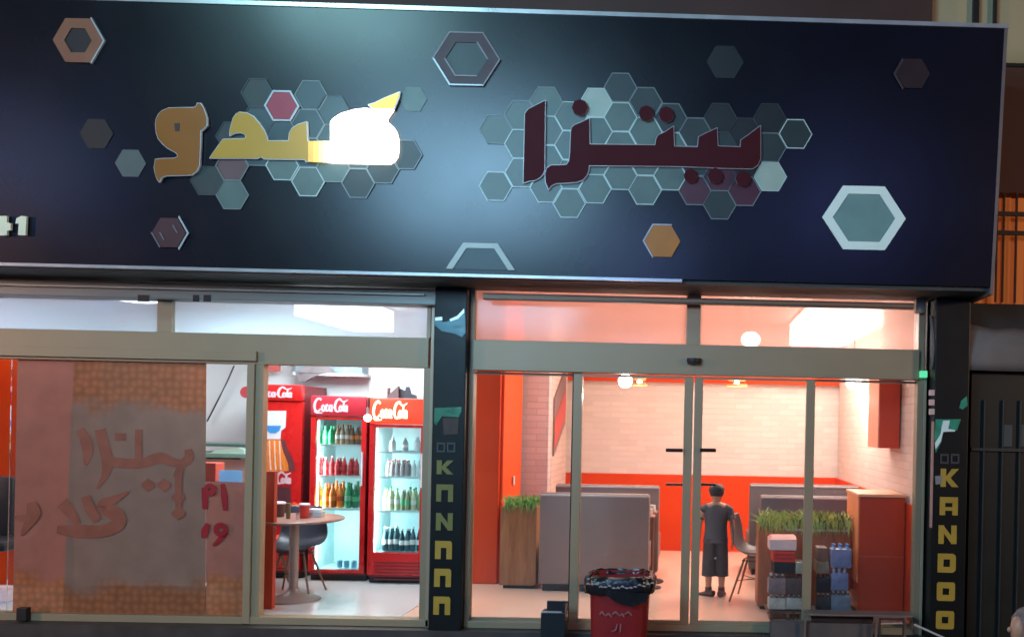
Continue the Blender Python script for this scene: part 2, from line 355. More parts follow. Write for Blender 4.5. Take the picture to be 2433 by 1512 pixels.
# ---- printed film on the glass
def film(name, base, honey, transp, transl, hz_top, hz_bot, soft=0.06):
    m = bpy.data.materials.new(name); m.use_nodes = True; t = m.node_tree
    for n in list(t.nodes): t.nodes.remove(n)
    N = t.nodes.new; L = t.links.new
    out = N('ShaderNodeOutputMaterial'); tc = N('ShaderNodeTexCoord'); sp = N('ShaderNodeSeparateXYZ'); L(tc.outputs['Object'], sp.inputs[0])
    cb = N('ShaderNodeCombineXYZ'); L(sp.outputs[0], cb.inputs[0]); L(sp.outputs[2], cb.inputs[1])
    vo = N('ShaderNodeTexVoronoi'); vo.feature = 'F1'; vo.inputs['Scale'].default_value = 16; vo.inputs['Randomness'].default_value = 0.45; vo.voronoi_dimensions = '2D'; L(cb.outputs[0], vo.inputs['Vector'])
    cr = N('ShaderNodeValToRGB'); cr.color_ramp.elements[0].position = 0.1; cr.color_ramp.elements[0].color = (*[min(1, c * 1.12) for c in honey], 1); cr.color_ramp.elements[1].position = 0.62; cr.color_ramp.elements[1].color = (*[c * 0.8 for c in honey], 1)
    L(vo.outputs['Distance'], cr.inputs[0])
    a = N('ShaderNodeMapRange'); a.inputs['From Min'].default_value = hz_top - soft; a.inputs['From Max'].default_value = hz_top + soft
    no = N('ShaderNodeTexNoise'); no.inputs['Scale'].default_value = 2.4; no.inputs['Detail'].default_value = 3; L(cb.outputs[0], no.inputs['Vector'])
    ad = N('ShaderNodeMath'); ad.operation = 'MULTIPLY_ADD'; ad.inputs[1].default_value = 0.5; ad.inputs[2].default_value = -0.25; L(no.outputs[0], ad.inputs[0])
    zz = N('ShaderNodeMath'); zz.operation = 'ADD'; L(sp.outputs[2], zz.inputs[0]); L(ad.outputs[0], zz.inputs[1]); L(zz.outputs[0], a.inputs[0])
    b2 = N('ShaderNodeMapRange'); b2.inputs['From Min'].default_value = hz_bot + soft; b2.inputs['From Max'].default_value = hz_bot - soft; L(zz.outputs[0], b2.inputs[0])
    mx = N('ShaderNodeMath'); mx.operation = 'MAXIMUM'; L(a.outputs[0], mx.inputs[0]); L(b2.outputs[0], mx.inputs[1])
    mc = N('ShaderNodeMix'); mc.data_type = 'RGBA'; L(mx.outputs[0], mc.inputs['Factor']); mc.inputs['A'].default_value = (*base, 1); L(cr.outputs[0], mc.inputs['B'])
    n2 = N('ShaderNodeTexNoise'); n2.inputs['Scale'].default_value = 5; L(cb.outputs[0], n2.inputs['Vector'])
    s2 = N('ShaderNodeMapRange'); s2.inputs['To Min'].default_value = 0.8; s2.inputs['To Max'].default_value = 1.2; L(n2.outputs[0], s2.inputs[0])
    sc = N('ShaderNodeVectorMath'); sc.operation = 'SCALE'; L(mc.outputs['Result'], sc.inputs[0]); L(s2.outputs[0], sc.inputs['Scale'])
    df = N('ShaderNodeBsdfPrincipled'); df.inputs['Roughness'].default_value = 0.35; L(sc.outputs[0], df.inputs['Base Color'])
    tl = N('ShaderNodeBsdfTranslucent'); L(sc.outputs[0], tl.inputs[0])
    m1 = N('ShaderNodeMixShader'); m1.inputs[0].default_value = transl; L(df.outputs[0], m1.inputs[1]); L(tl.outputs[0], m1.inputs[2])
    tr = N('ShaderNodeBsdfTransparent'); m2 = N('ShaderNodeMixShader'); m2.inputs[0].default_value = transp; L(m1.outputs[0], m2.inputs[1]); L(tr.outputs[0], m2.inputs[2])
    L(m2.outputs[0], out.inputs[0]); return m
FA = film('pink_brown_window_film', (0.56, 0.235, 0.17), (0.62, 0.24, 0.10), 0.20, 0.42, 3.0, z(1375))
FB = film('grey_brown_window_film', (0.42, 0.27, 0.205), (0.54, 0.215, 0.10), 0.14, 0.45, z(975), z(1395))
wf = thing('window_film', 'translucent pinkish brown film with honeycomb and dark red script on the left glass', 'window film', (P(300, 1470).x, -0.02, 0))
def poly(pts, Y): return [P(u, v, Y) for u, v in pts]
m = MB(); m.prism(poly([(30, 1458), (588, 1466), (588, 1145), (490, 1142), (490, 1390), (176, 1390), (176, 845), (42, 842)], -0.004), Vector((0, .002, 0)))
m.build('honeycomb_film', FA, wf)
m = MB(); m.prism(poly([(150, 1452), (488, 1457), (488, 1142), (490, 862), (176, 855)], -0.010), Vector((0, .002, 0)))
m.build('honeycomb_film', FB, wf)['label'] = 'darker grey brown film panel with honeycomb at top and bottom'
INK = mat('dark_red_ink', (0.26, 0.075, 0.045), 0.5, 0, 0.3, 8)
INKR = mat('crimson_ink', (0.32, 0.012, 0.02), 0.4, 0, 0.15, 8)
def ribbon(mb, pts, w, Yf, d, fn=None):
    """flat stroke of varying width through points (u,v[,w])"""
    P2 = [Vector((p[0], p[1])) for p in pts]; ws = [p[2] if len(p) > 2 else w for p in pts]
    # smooth
    if len(P2) > 2:
        Q = []; Wq = []
        for i in range(len(P2) - 1):
            p0 = P2[max(i-1, 0)]; p1 = P2[i]; p2 = P2[i+1]; p3 = P2[min(i+2, len(P2)-1)]
            for k in range(5):
                s = k / 5
                Q.append(0.5 * ((2*p1) + (p2-p0)*s + (2*p0-5*p1+4*p2-p3)*s*s + (3*p1-p0-3*p2+p3)*s**3)); Wq.append(ws[i] + (ws[i+1]-ws[i])*s)
        Q.append(P2[-1]); Wq.append(ws[-1]); P2, ws = Q, Wq
    L_, R_ = [], []
    for i, p in enumerate(P2):
        tg = (P2[min(i+1, len(P2)-1)] - P2[max(i-1, 0)])
        tg = tg.normalized() if tg.length else Vector((1, 0)); nn = Vector((-tg.y, tg.x)) * ws[i] / 2
        L_.append(p + nn); R_.append(p - nn)
    f = fn or (lambda u, v: P(u, v, Yf))
    for i in range(len(P2) - 1):
        e = d.normalized() * (1.2e-5 * i)
        a = [f(*L_[i]) + e, f(*L_[i+1]) + e, f(*R_[i+1]) + e, f(*R_[i]) + e]
        mb.hexa(a, [q + d for q in a])
def FQ(x, y): return (158.35 + .29316 * x, 855.1 + .29316 * y)
FRN = [0]
def FR(mb, pts, w, Yf=-0.014, mt=None):
    FRN[0] += 1; Yf -= .0004 * (FRN[0] % 14); mb = MB()
    ribbon(mb, [(*FQ(p[0], p[1]), (p[2] if len(p) > 2 else w) * .29316) for p in pts], w * .29316, Yf, Vector((0, .0001, 0)))
    mb.build('printed_letter', INKC[0], wf)
INKC = [INK]
m = MB()
FR(m, [(105, 560, 60), (150, 640, 90), (170, 740, 90), (150, 850, 20)], 80)
FR(m, [(270, 560, 90), (300, 680, 90), (330, 820, 100), (310, 930, 60), (245, 1040, 18)], 80)
FR(m, [(320, 815, 80), (480, 835, 85), (620, 830, 80), (760, 790, 90), (880, 830, 70), (1000, 820, 40)], 80)
FR(m, [(585, 560, 60), (580, 680, 60), (585, 810, 60)], 60)
FR(m, [(985, 720, 60), (990, 790, 80), (930, 850, 60), (900, 950, 80)], 80)
FR(m, [(390, 620, 60), (480, 620, 60)], 70)
for c in ((660, 1010), (790, 1010), (905, 1110), (905, 1240)): FR(m, [(c[0]-55, c[1], 20), (c[0], c[1], 110), (c[0]+55, c[1], 20)], 100)
FR(m, [(905, 900, 60), (905, 1230, 50)], 60)
FR(m, [(500, 1060, 15), (400, 1120, 60), (290, 1180, 100), (400, 1250, 120), (420, 1320, 110), (300, 1380, 100), (100, 1385, 110), (-80, 1370, 60)], 90)
FR(m, [(150, 1100, 70), (190, 1200, 90), (250, 1300, 70)], 80)
FR(m, [(-40, 1150, 110), (30, 1230, 90), (90, 1330, 60)], 80)
FR(m, [(-290, 1150, 70), (-270, 1230, 120), (-300, 1300, 90), (-370, 1420, 15)], 80)
FR(m, [(-420, 1270, 20), (-350, 1280, 60), (-280, 1270, 60)], 60)
INKC[0] = INKR
def ringuv(mb, cx, cy, ro, ri, Yf, d, n=14):
    mb.ring([P(cx + ro*math.cos(2*math.pi*k/n), cy + ro*math.sin(2*math.pi*k/n), Yf) for k in range(n)], [P(cx + ri*math.cos(2*math.pi*k/n), cy + ri*math.sin(2*math.pi*k/n), Yf) for k in range(n)], d)
for a_ in ((1160, 1045, 15, 4), (1245, 1370, 17, 6)):
    m = MB(); ringuv(m, *FQ(a_[0], a_[1]), a_[2], a_[3], -0.031, Vector((0, .0015, 0))); m.build('printed_letter', INKR, wf)
FR(m, [(1115, 1030, 45), (1118, 1120, 50), (1120, 1205, 40)], 45)
FR(m, [(1262, 1000, 30), (1275, 1100, 55), (1285, 1215, 35)], 50)
FR(m, [(1290, 1390, 40), (1240, 1450, 40), (1185, 1500, 20)], 40)
FR(m, [(1145, 1320, 30), (1120, 1380, 60), (1110, 1440, 40)], 50)

# ------------------------------------------------------------------ right shopfront with sliding doors
rf = thing('sliding_door_front', 'bronze aluminium entrance right of the black pillar, wide transom above four tall glass panels', 'shopfront', (P(1640, 1480).x, 0, 0))
zr = lambda v, u=1640, Y=0: P(u, v, Y).z
m = MB()
m.box(P(1108, 1100).x, P(1124, 1100).x, -0.05, 0.06, zr(1494), zr(686), 0.004)
m.box(P(2172, 1100).x, P(2186, 1100).x, -0.05, 0.06, zr(1494), zr(686), 0.004)
m.box(P(1124, 1100).x, P(2172, 1100).x, -0.09, 0.06, zr(891), zr(820), 0.006)
m.box(P(1631, 760).x, P(1664, 760).x, -0.05, 0.05, zr(820), zr(686), 0.004)
m.box(P(1124, 1100).x, P(2172, 1100).x, -0.07, 0.06, zr(1494), zr(1478), 0.004)
m.build('door_frame', ALU, rf)
m = MB(); m.box(P(1098, 1100).x, P(1108, 1100).x - .001, -0.06, 0.06, zr(1498), zr(686), 0.003); m.box(P(2186, 1100).x + .001, P(2193, 1100).x, -0.06, 0.06, zr(1498), zr(880), 0.003); m.build('frame_edge', ALU_L, rf)
m = MB(); m.box(P(1124, 760).x, P(1631, 760).x, 0, 0.012, zr(820), zr(686)); m.box(P(1664, 760).x, P(2172, 760).x, 0, 0.012, zr(820), zr(686)); m.build('transom_glass', GLASST, rf)
m = MB(); m.box(P(1148, 715, -.16).x, P(2170, 715, -.16).x, -0.19, -0.13, zr(723, 1640, -.16), zr(708, 1640, -.16), 0.008)
m.mi = 1; m.box(P(1148, 715, -.16).x, P(2170, 715, -.16).x, -0.194, -0.19, zr(718, 1640, -.16), zr(712, 1640, -.16))
m.build('shutter_rail', [mat('dull_bronze_rail', (0.16, 0.13, 0.10), 0.4, 0.4), ALU], rf)
m = MB(); m.lathe([(0.02, -.0), (0.055, 0.008), (0.062, 0.03), (0.062, 0.055)], P(1648, 866, -0.11), 20)
m.build('motion_sensor', BLACKP, rf, True)
# panels: fixed glass left, two sliding leaves, fixed right
def leaf(name, u0, u1, Y, stl, strr, handle=None):
    """one glazed panel with its stiles and rails"""
    x0, x1 = P(u0, 1150, Y).x, P(u1, 1150, Y).x
    zt, zb_ = zr(894, 1640, Y), zr(1480, 1640, Y)
    m = MB()
    if stl: m.box(x0, x0 + stl, Y - .025, Y + .02, zb_, zt, 0.003)
    if strr: m.box(x1 - strr, x1, Y - .025, Y + .02, zb_, zt, 0.003)
    m.box(x0 + stl, x1 - strr, Y - .02, Y + .015, zb_, zb_ + 0.028); m.box(x0 + stl, x1 - strr, Y - .02, Y + .015, zt - 0.02, zt)
    o = m.build('door_leaf', ALU, rf)
    m = MB(); m.box(x0 + stl, x1 - strr, Y - .006, Y + .004, zb_ + 0.028, zt - 0.02); m.build('glass', GLASS, o)
    return o
PX = 1 / 277.0
leaf('a', 1124, 1380, 0.035, 0.0, 23*PX)
d1 = leaf('b', 1380, 1642, -0.02, 0.0, 21*PX)
d2 = leaf('c', 1645, 1931, -0.02, 20*PX, 21*PX)
leaf('d', 1931, 2172, 0.035, 0.0, 0.0)
m = MB(); m.box(P(1357, 1100, -0.02).x, P(1359, 1100).x, -0.05, -0.0, zr(1480), zr(880), 0.001); m.mi = 1; m.box(P(1359, 1100, -0.02).x + .001, P(1380, 1100, -.02).x, -0.05, -0.0, zr(1480), zr(876), 0.003); m.build('stile', [DARKM, ALU], d1)
BRONZE = mat('dark_bronze_handle', (0.05, 0.018, 0.012), 0.35, 0.6)
for (o, a, b) in ((d1, 1581, 1622), (d2, 1662, 1701)):
    m = MB(); m.uvbox(a, 1064, b, 1073, -0.10, -0.055, 0.008); m.build('handle', BRONZE, o)
    m = MB(); m.uvbox(a, 1147, b, 1153, 0.02, 0.06, 0.008); m.build('inner_handle', BRONZE, o)
m = MB(); m.tube([P(1930, 1118, 0.01), P(1922, 1456, 0.01)], 0.011, 10); m.build('stile_reflection', mat('reflection_silver', (0.6, 0.58, 0.56), 0.35, 0.4), d2, True)  # bar stands in for the bright reflection along the stile edge
# slit between the leaves
m = MB(); m.box(P(1637.5, 1150, .02).x, P(1640.5, 1150, .02).x, 0.005, 0.02, zr(1480), zr(1300)); m.build('rubber_seal', BLACKP, rf)

# ------------------------------------------------------------------ signboard
sg = thing('shop_signboard', 'long dark navy signboard with hexagons and large golden and maroon script over the shopfront', 'signboard', (-1.5, SB, SZ))
def panel_mat():
    m = bpy.data.materials.new('printed_navy_vinyl'); m.use_nodes = True; t = m.node_tree; b = t.nodes['Principled BSDF']; N = t.nodes.new; L = t.links.new
    tc = N('ShaderNodeTexCoord'); n1 = N('ShaderNodeTexNoise'); n1.inputs['Scale'].default_value = 0.9; n1.inputs['Detail'].default_value = 2; L(tc.outputs['Object'], n1.inputs[0])
    cr = N('ShaderNodeValToRGB'); e = cr.color_ramp.elements; e[0].position = 0.3; e[0].color = (0.0022, 0.0020, 0.004, 1); e[1].position = 0.75; e[1].color = (0.004, 0.005, 0.013, 1); L(n1.outputs[0], cr.inputs[0]); L(cr.outputs[0], b.inputs['Base Color'])
    n2 = N('ShaderNodeTexNoise'); n2.inputs['Scale'].default_value = 1.6; n2.inputs['Detail'].default_value = 4; L(tc.outputs['Object'], n2.inputs[0])
    mr = N('ShaderNodeMapRange'); mr.inputs['To Min'].default_value = 0.23; mr.inputs['To Max'].default_value = 0.31; L(n2.outputs[0], mr.inputs[0]); L(mr.outputs[0], b.inputs['Roughness'])
    mp = N('ShaderNodeMapping'); mp.inputs['Scale'].default_value = (0.5, 1, 0.25); L(tc.outputs['Object'], mp.inputs[0])
    n3 = N('ShaderNodeTexNoise'); n3.inputs['Scale'].default_value = 1.8; n3.inputs['Detail'].default_value = 1; L(mp.outputs[0], n3.inputs[0])
    bp = N('ShaderNodeBump'); bp.inputs['Strength'].default_value = 0.25; bp.inputs['Distance'].default_value = 0.02; L(n3.outputs[0], bp.inputs['Height']); L(bp.outputs[0], b.inputs['Normal'])
    return m
PANEL = panel_mat()
back = Vector((0, 1, 0))
TL, TR_, BR, BL = SP(-400, -8), SP(2385, 68), SP(2352, 690), SP(-400, 614)
TL.z = TR_.z  # level edges
def onplane(x, zz, off=0): return Vector((x, SB - ST * (zz - SZ), zz)) + SN * off
zt_, zb_ = SP(1500, 41).z, SP(1500, 660).z
xl, xrr = -9.0, (TR_.x + BR.x) / 2
m = MB(); a = [onplane(xl, zb_), onplane(xrr, zb_), onplane(xrr, zt_), onplane(xl, zt_)]
m.hexa(a, [Vector((p.x, -0.25 if p.z < 3.5 else -0.32, p.z)) for p in a]); m.build('face_panel', PANEL, sg)
m = MB(); a = [onplane(xl, zt_ + .0, .012), onplane(xrr + .03, zt_, .012), onplane(xrr + .03, zt_ + .03, .012), onplane(xl, zt_ + .03, .012)]
m.hexa(a, [Vector((p.x, -0.3, p.z)) for p in a]); m.build('top_trim', mat('pale_steel_trim', (0.55, 0.56, 0.56), 0.3, 0.6), sg)
m = MB(); a = [onplane(xl, zb_ - .022, .012), onplane(P(1620, 660, SB).x, zb_ - .022, .012), onplane(P(1620, 660, SB).x, zb_, .012), onplane(xl, zb_, .012)]
m.hexa(a, [p + Vector((0, .05, 0)) for p in a]); m.build('bottom_trim', mat('pale_steel_trim', (0.5,)*3), sg)
m = MB(); a = [onplane(xrr, zb_ - .06, .006), onplane(xrr + .025, zb_ - .06, .006), onplane(xrr + .025, zt_, .006), onplane(xrr, zt_, .006)]
m.hexa(a, [Vector((p.x, 0.0, p.z)) for p in a]); m.build('end_trim', mat('dull_steel_trim', (0.2, 0.17, 0.17), 0.4, 0.5), sg)
m = MB(); m.box(xl, xrr, SB + .04, 0.0, zb_ - .03, zb_ - .004); m.build('soffit', mat('dark_soffit_steel', (0.035, 0.045, 0.045), 0.65, 0.0, 0.15, 2, stretch=(1, 6, 1)), sg)

def hexpts(cu, cv, r, off, ry=None, rot=0.0):
    ry = ry or r
    return [SP(cu + r * math.cos(math.pi/3*k + rot), cv + ry * math.sin(math.pi/3*k + rot) + .021 * r * math.cos(math.pi/3*k), off) for k in range(6)]
HC = {'p': mat('pale_green_print', (0.36, 0.44, 0.37), 0.4), 'm': mat('mid_grey_green_print', (0.085, 0.128, 0.112), 0.4, 0, 0.25, 5),
      'd': mat('dark_grey_green_print', (0.022, 0.032, 0.030), 0.45, 0, 0.25, 5), 'r': mat('crimson_print', (0.30, 0.022, 0.045), 0.4),
      'k': mat('dusky_maroon_print', (0.07, 0.012, 0.022), 0.4), 'x': mat('very_dark_print', (0.006, 0.006, 0.007), 0.5),
      'q': mat('rose_grey_print', (0.12, 0.06, 0.06), 0.45), 'b': mat('teal_grey_print', (0.035, 0.06, 0.065), 0.4)}
HL = {'b': mat('bright_hex_outline', (0.46, 0.60, 0.56), 0.35), 'd': mat('dim_hex_outline', (0.16, 0.20, 0.20), 0.4), 'x': mat('faint_hex_outline', (0.035, 0.04, 0.043), 0.4)}
cells = [(1178,308,'m','d'),(1178,443,'m','b'),(1238,274,'m','d'),(1238,343,'m','b'),(1239,411,'m','b'),(1298,242,'m','d'),(1298,311,'m','b'),(1298,380,'m','b'),(1298,447,'m','b'),
 (1357,277,'m','b'),(1357,346,'m','b'),(1356,415,'m','b'),(1352,483,'m','b'),(1416,245,'p','b'),(1416,314,'m','b'),(1415,382,'m','b'),(1413,449,'m','b'),
 (1474,209,'d','d'),(1474,279,'m','b'),(1474,348,'m','b'),(1474,417,'m','b'),(1534,243,'d','d'),(1534,314,'m','b'),(1533,383,'m','b'),(1532,452,'m','b'),
 (1593,281,'d','d'),(1593,350,'m','b'),(1592,418,'m','b'),(1652,315,'d','d'),(1652,384,'d','d'),(1650,453,'k','d'),(1711,281,'x','x'),(1711,350,'d','x'),(1711,419,'k','x'),(1709,487,'d','d'),
 (1770,316,'x','x'),(1770,386,'x','x'),(1768,455,'k','d'),(1828,282,'x','x'),(1828,351,'d','d'),(1829,420,'p','b'),(1889,319,'d','b')]
cells2 = [(740,227,'b','d'),(733,295,'b','d'),(672,322,'b','d'),(553,395,'q','d'),(553,463,'m','d'),(612,360,'b','d'),(672,394,'m','b'),(733,363,'b','d'),(733,432,'m','b'),
 (793,330,'b','d'),(793,399,'m','d'),(852,436,'d','d'),(852,367,'b','d'),(793,262,'b','x'),(911,402,'d','d'),(612,290,'b','x'),(553,325,'d','x'),(493,430,'d','x'),(613,222,'d','x'),(965,368,'d','d')]
def cluster(name, cl, label, r=39.5):
    fm = {k: MB() for k in HC}; lm = {k: MB() for k in HL}
    keys = list(HC) ; lk = list(HL); mb = MB(); ml = MB()
    for i, (cu, cv, c, l) in enumerate(cl):
        mb.mi = keys.index(c); mb.prism(hexpts(cu, cv, r - 1.5, 0.004), SN * 0.004)
        ml.mi = lk.index(l); ml.ring(hexpts(cu, cv, r + .6, 0.006), hexpts(cu, cv, r - 2.0, 0.006), SN * (0.006 + 0.0007 * (i % 4)))
    o = mb.build(name, [HC[k] for k in keys], sg); o['label'] = label
    ml.build('outline', [HL[k] for k in lk], o)
cluster('honeycomb', cells, 'cluster of grey green honeycomb cells behind the maroon word')
cluster('honeycomb', cells2, 'smaller cluster of faint teal honeycomb cells behind the golden word')
WHT = mat('white_acrylic', (0.78, 0.92, 0.84), 0.3, 0, 0.04); PALE = mat('pale_acrylic', (0.40, 0.48, 0.43), 0.35)
def bighex(cu, cv, ro, ri, face, edge, inner=None, ew=3, label=None, ry=None, edges=None, off=0.004, th=0.014):
    m = MB(); ky = (ry or ro) / ro
    if ri: m.ring(hexpts(cu, cv, ro, off, ro*ky), hexpts(cu, cv, ri, off, ri*ky), SN * th)
    else: m.prism(hexpts(cu, cv, ro, off, ro*ky), SN * th)
    o = m.build('hexagon', face, sg)
    if label: o['label'] = label
    if inner: m = MB(); m.prism(hexpts(cu, cv, ri - .5, off, (ri - .5)*ky), SN * (th * .4)); m.build('infill', inner, o)
    if edge:
        a, b = hexpts(cu, cv, ro + ew, off, (ro+ew)*ky), hexpts(cu, cv, ro + .3, off, (ro+.3)*ky); m = MB()
        for i in (edges if edges is not None else range(6)):
            j = (i + 1) % 6; q = [a[i], a[j], b[j], b[i]]; m.hexa(q, [p + SN * (th + .004) for p in q])
        m.build('edge_trim', edge, o)
    return o
def chev(parent_label, cu, cv, ro, w, edges, mt, ky=1.0, off=0.020):
    a, b = hexpts(cu, cv, ro, off, ro*ky), hexpts(cu, cv, ro - w, off, (ro-w)*ky); m = MB(); prev = None
    for i in edges:
        if prev is not None and i != (prev + 1) % 6: m.build('inner_edge', mt, parent_label); m = MB()
        prev = i; j = (i + 1) % 6; q = [a[i], a[j], b[j], b[i]]; m.hexa(q, [p + SN * .004 for p in q])
    m.build('inner_edge', mt, parent_label)
RUST = mat('rust_orange_acrylic', (0.22, 0.085, 0.045), 0.4); MAR = mat('maroon_acrylic', (0.045, 0.009, 0.014), 0.5)
SIL = mat('silver_edge', (0.42, 0.46, 0.48), 0.3, 0.2); SILD = mat('dull_silver_edge', (0.19, 0.16, 0.18), 0.35)
bighex(189, 98, 60, 33, RUST, SIL, HC['x'], 4, 'rust orange hexagon ring near the top left corner', None, (5, 0))
o = bighex(1109, 142, 77, 50, MAR, SILD, HC['d'], 4, 'maroon hexagon ring at the top between the two words', 70, None)
chev(o, 1109, 142, 80, 4, (1, 2), SIL, 70/77.); chev(o, 1109, 142, 53, 4, (1, 2, 5), SILD, 70/77.)
o = bighex(404, 553, 40, 0, MAR, None, None, 3, 'dark maroon hexagon with a silver right edge under the golden word')
chev(o, 406, 553, 47, 5, (5, 0), SIL); chev(o, 404, 553, 42, 3, (2,), SILD); chev(o, 404, 553, 22, 3, (2, 5), SILD)
bighex(672, 253, 37, 0, HC['r'], SIL, None, 5, 'crimson hexagon with a silver edge above the golden word')
bighex(1573, 573, 43, 0, mat('amber_acrylic', (0.42, 0.15, 0.01), 0.45), SIL, None, 3.5, 'amber hexagon under the maroon word', None, (2, 3, 4))
bighex(2051, 518, 99, 74, WHT, None, mat('sea_green_acrylic', (0.17, 0.30, 0.265), 0.3, 0, 0.2, 4), 3, 'large white hexagon ring filled sea green at the right', 87)
bighex(1722, 148, 44, 0, HC['x'], None, None, 3, 'faint grey hexagon near the top right', None, None, 0.003, 0.003)
bighex(230, 318, 40, 0, HC['x'], None, None, 3, 'faint grey hexagon left of the golden word', None, None, 0.003, 0.003)
bighex(311, 388, 37, 0, mat('soft_grey_print', (0.08, 0.10, 0.095), 0.45), None, None, 3, 'soft pale grey hexagon left of the golden word', None, None, 0.003, 0.003)
bighex(982, 236, 33, 0, HC['m'], None, None, 3, 'pale hexagon right of the golden tail', None, None, 0.003, 0.003)
o = bighex(2168, 176, 40, 0, mat('near_black_maroon', (0.016, 0.005, 0.008), 0.5), None, None, 3, 'near black maroon hexagon in the top right corner', None, None, 0.003, 0.01)
chev(o, 2164, 178, 44, 7, (2, 3), mat('dusky_rose', (0.045, 0.025, 0.03), 0.5), 1, 0.014)
# the half ring cut off by the lower edge
ow = hexpts(1142, 640, 82, .004, 72); iw = hexpts(1142, 640, 66, .004, 58); m = MB()
for i in (3, 4, 5):
    q = [ow[i], ow[(i+1) % 6], iw[(i+1) % 6], iw[i]]; m.hexa(q, [p + SN * .014 for p in q])
o = m.build('hexagon', PALE, sg); o['label'] = 'pale half hexagon ring cut off by the lower edge'
m = MB(); m.prism([iw[3], iw[4], iw[5], iw[0]], SN * .006); m.build('infill', HC['b'], o)

# letters
def C2(x, y): return (316.7 + .3124 * x, 158.35 + .3124 * y)
def C4(x, y): return (1108.45 + .3644 * x, 145.7 + .3644 * y)
def letter(name, pts, cf, face, side, label, th=0.026, lip=None):
    uv = [cf(*p) for p in pts]
    m = MB(); m.mi = 0; m.prism([SP(u, v, .012) for u, v in uv], SN * th, 1)
    o = m.build(name, [face, side], sg); o['label'] = label
    if side is not face and name == 'script_letter':
        m = MB(); f = lambda u, v: SP(u, v, .012); k = len(uv)
        for i in range(k):
            a, b = Vector(uv[i]), Vector(uv[(i+1) % k]); dd = (b - a)
            if dd.length < .5 or (pts[i][0] == 1345 and pts[(i+1) % k][0] == 1345): continue
            dd.normalize(); nn = Vector((-dd.y, dd.x)) * 1.6; a = a - dd * .9; b = b + dd * .9
            qd = [f(*(a + nn)), f(*(b + nn)), f(*(b - nn)), f(*(a - nn))]
            m.hexa(qd, [p + SN * (th - .004 - .0002 * (i % 5)) for p in qd])
        m.build('silver_edge', side, o)
    return o
GOLD = mat('golden_amber_letter', (0.27, 0.10, 0.014), 0.32, 0, 0.08, 3); GOLD2 = mat('golden_yellow_letter', (0.50, 0.29, 0.035), 0.32, 0, 0.06, 3)
SIDE = mat('silver_letter_side', (0.60, 0.62, 0.62), 0.3, 0.3); MARL = mat('maroon_letter', (0.055, 0.005, 0.009), 0.6, 0, 0.06, 3, spec=.15)
SIDEM = mat('rosy_letter_side', (0.40, 0.36, 0.36), 0.35, 0.2)
LIT = mat('glowing_letter', (0.9, 0.85, 0.7), 0.4, emit=(1.0, 0.95, 0.82), es=5.0)
vav = [(195,410),(215,370),(240,345),(290,325),(400,322),(480,322),(500,310),(505,290),(530,290),(550,320),(565,360),(577,400),(577,455),(545,488),(530,495),(527,620),(520,760),(500,800),(465,828),(380,832),(265,835),(235,850),(218,882),(205,865),(195,840),(185,800),(180,770),(190,712),(260,706),(330,705),(360,690),(355,672),(340,658),(280,625),(240,590),(212,555),(196,510),(190,450)]
o = letter('script_letter', vav, C2, GOLD, SIDE, 'amber rounded letter at the left end of the golden word')
m = MB(); m.prism([SP(*C2(x, y), .038) for x, y in ((335,440),(375,440),(372,500),(340,500))], SN * .003); m.build('eye', mat('dark_eye', (.03, .02, .015)), o)
dal = [(600,702),(650,630),(700,562),(780,558),(860,557),(876,542),(868,522),(835,510),(790,512),(752,530),(752,500),(762,455),(778,400),(800,370),(825,357),(880,362),(930,388),(975,440),(1008,490),(1030,540),(1036,573),(1120,573),(1196,573),(1203,512),(1225,475),(1270,448),(1332,430),(1338,574),(1345,574),(1345,729),(1325,728),(1320,712),(1010,708),(990,692),(960,704)]
letter('script_letter', dal, C2, GOLD2, SIDE, 'golden yellow joined letters in the middle of the golden word')
for k_, (xa_, xb_, ec, es_) in enumerate(((1345, 1385, (1.0, .50, .05), .30), (1385, 1425, (1.0, .62, .12), .75), (1425, 1460, (1.0, .76, .32), 1.4), (1460, 1490, (1.0, .86, .55), 2.4))):  # glare falling off from the lit letter, stepped into colour and emission
    mm_ = mat('gold_with_glare_%s' % 'abcd'[k_], (.8, .5, .1), .4, emit=ec, es=es_)
    letter('script_letter', [(xa_, 574), (xb_, 575), (xb_, 733), (xa_, 730)], C2, mm_, mm_, ('golden', 'bright golden', 'pale golden', 'creamy white')[k_] + ' stretch of the stroke, glare of the next letter stepped into it')
kaf = [(1490,576),(1512,576),(1512,430),(1530,405),(1590,365),(1690,335),(1770,325),(1830,330),(1990,335),(1945,400),(1940,425),(1985,465),(2012,505),(2026,560),(2028,620),(2020,690),(1995,728),(1960,748),(1600,742),(1490,735)]
letter('script_letter', kaf, C2, LIT, LIT, 'glaring white lit letter at the right of the golden word')
tail = [(1800,300),(1850,285),(1920,250),(2036,203),(2030,240),(2010,290),(1992,333),(1832,328)]
letter('script_letter', tail, C2, mat('gold_with_glare', (0.8, 0.5, 0.08), 0.4, emit=(1.0, 0.55, 0.05), es=0.55), SIDE, 'pointed golden tail above the glaring letter')  # glow of the lit letter put into the tail's emission
alef = [(385,350),(395,335),(410,318),(455,295),(515,265),(513,500),(511,715),(500,742),(480,762),(450,780),(410,785),(375,798),(380,600)]
letter('script_letter', alef, C4, MARL, SIDEM, 'tall maroon upright letter at the left of the maroon word')
body = [(683,470),(688,440),(705,423),(750,405),(802,380),(804,548),(1230,553),(1237,510),(1250,488),(1290,470),(1348,432),(1352,562),(1505,566),(1512,500),(1550,480),(1630,443),(1636,560),(1782,566),(1786,520),(1830,490),(1912,428),(1912,640),(1895,680),(1860,705),(1700,702),(1500,694),(1400,690),(800,684),(796,720),(782,752),(760,776),(720,792),(650,797),(585,800),(555,815),(538,838),(520,795),(516,740),(528,702),(555,684),(610,683),(655,680),(672,655),(678,600)]
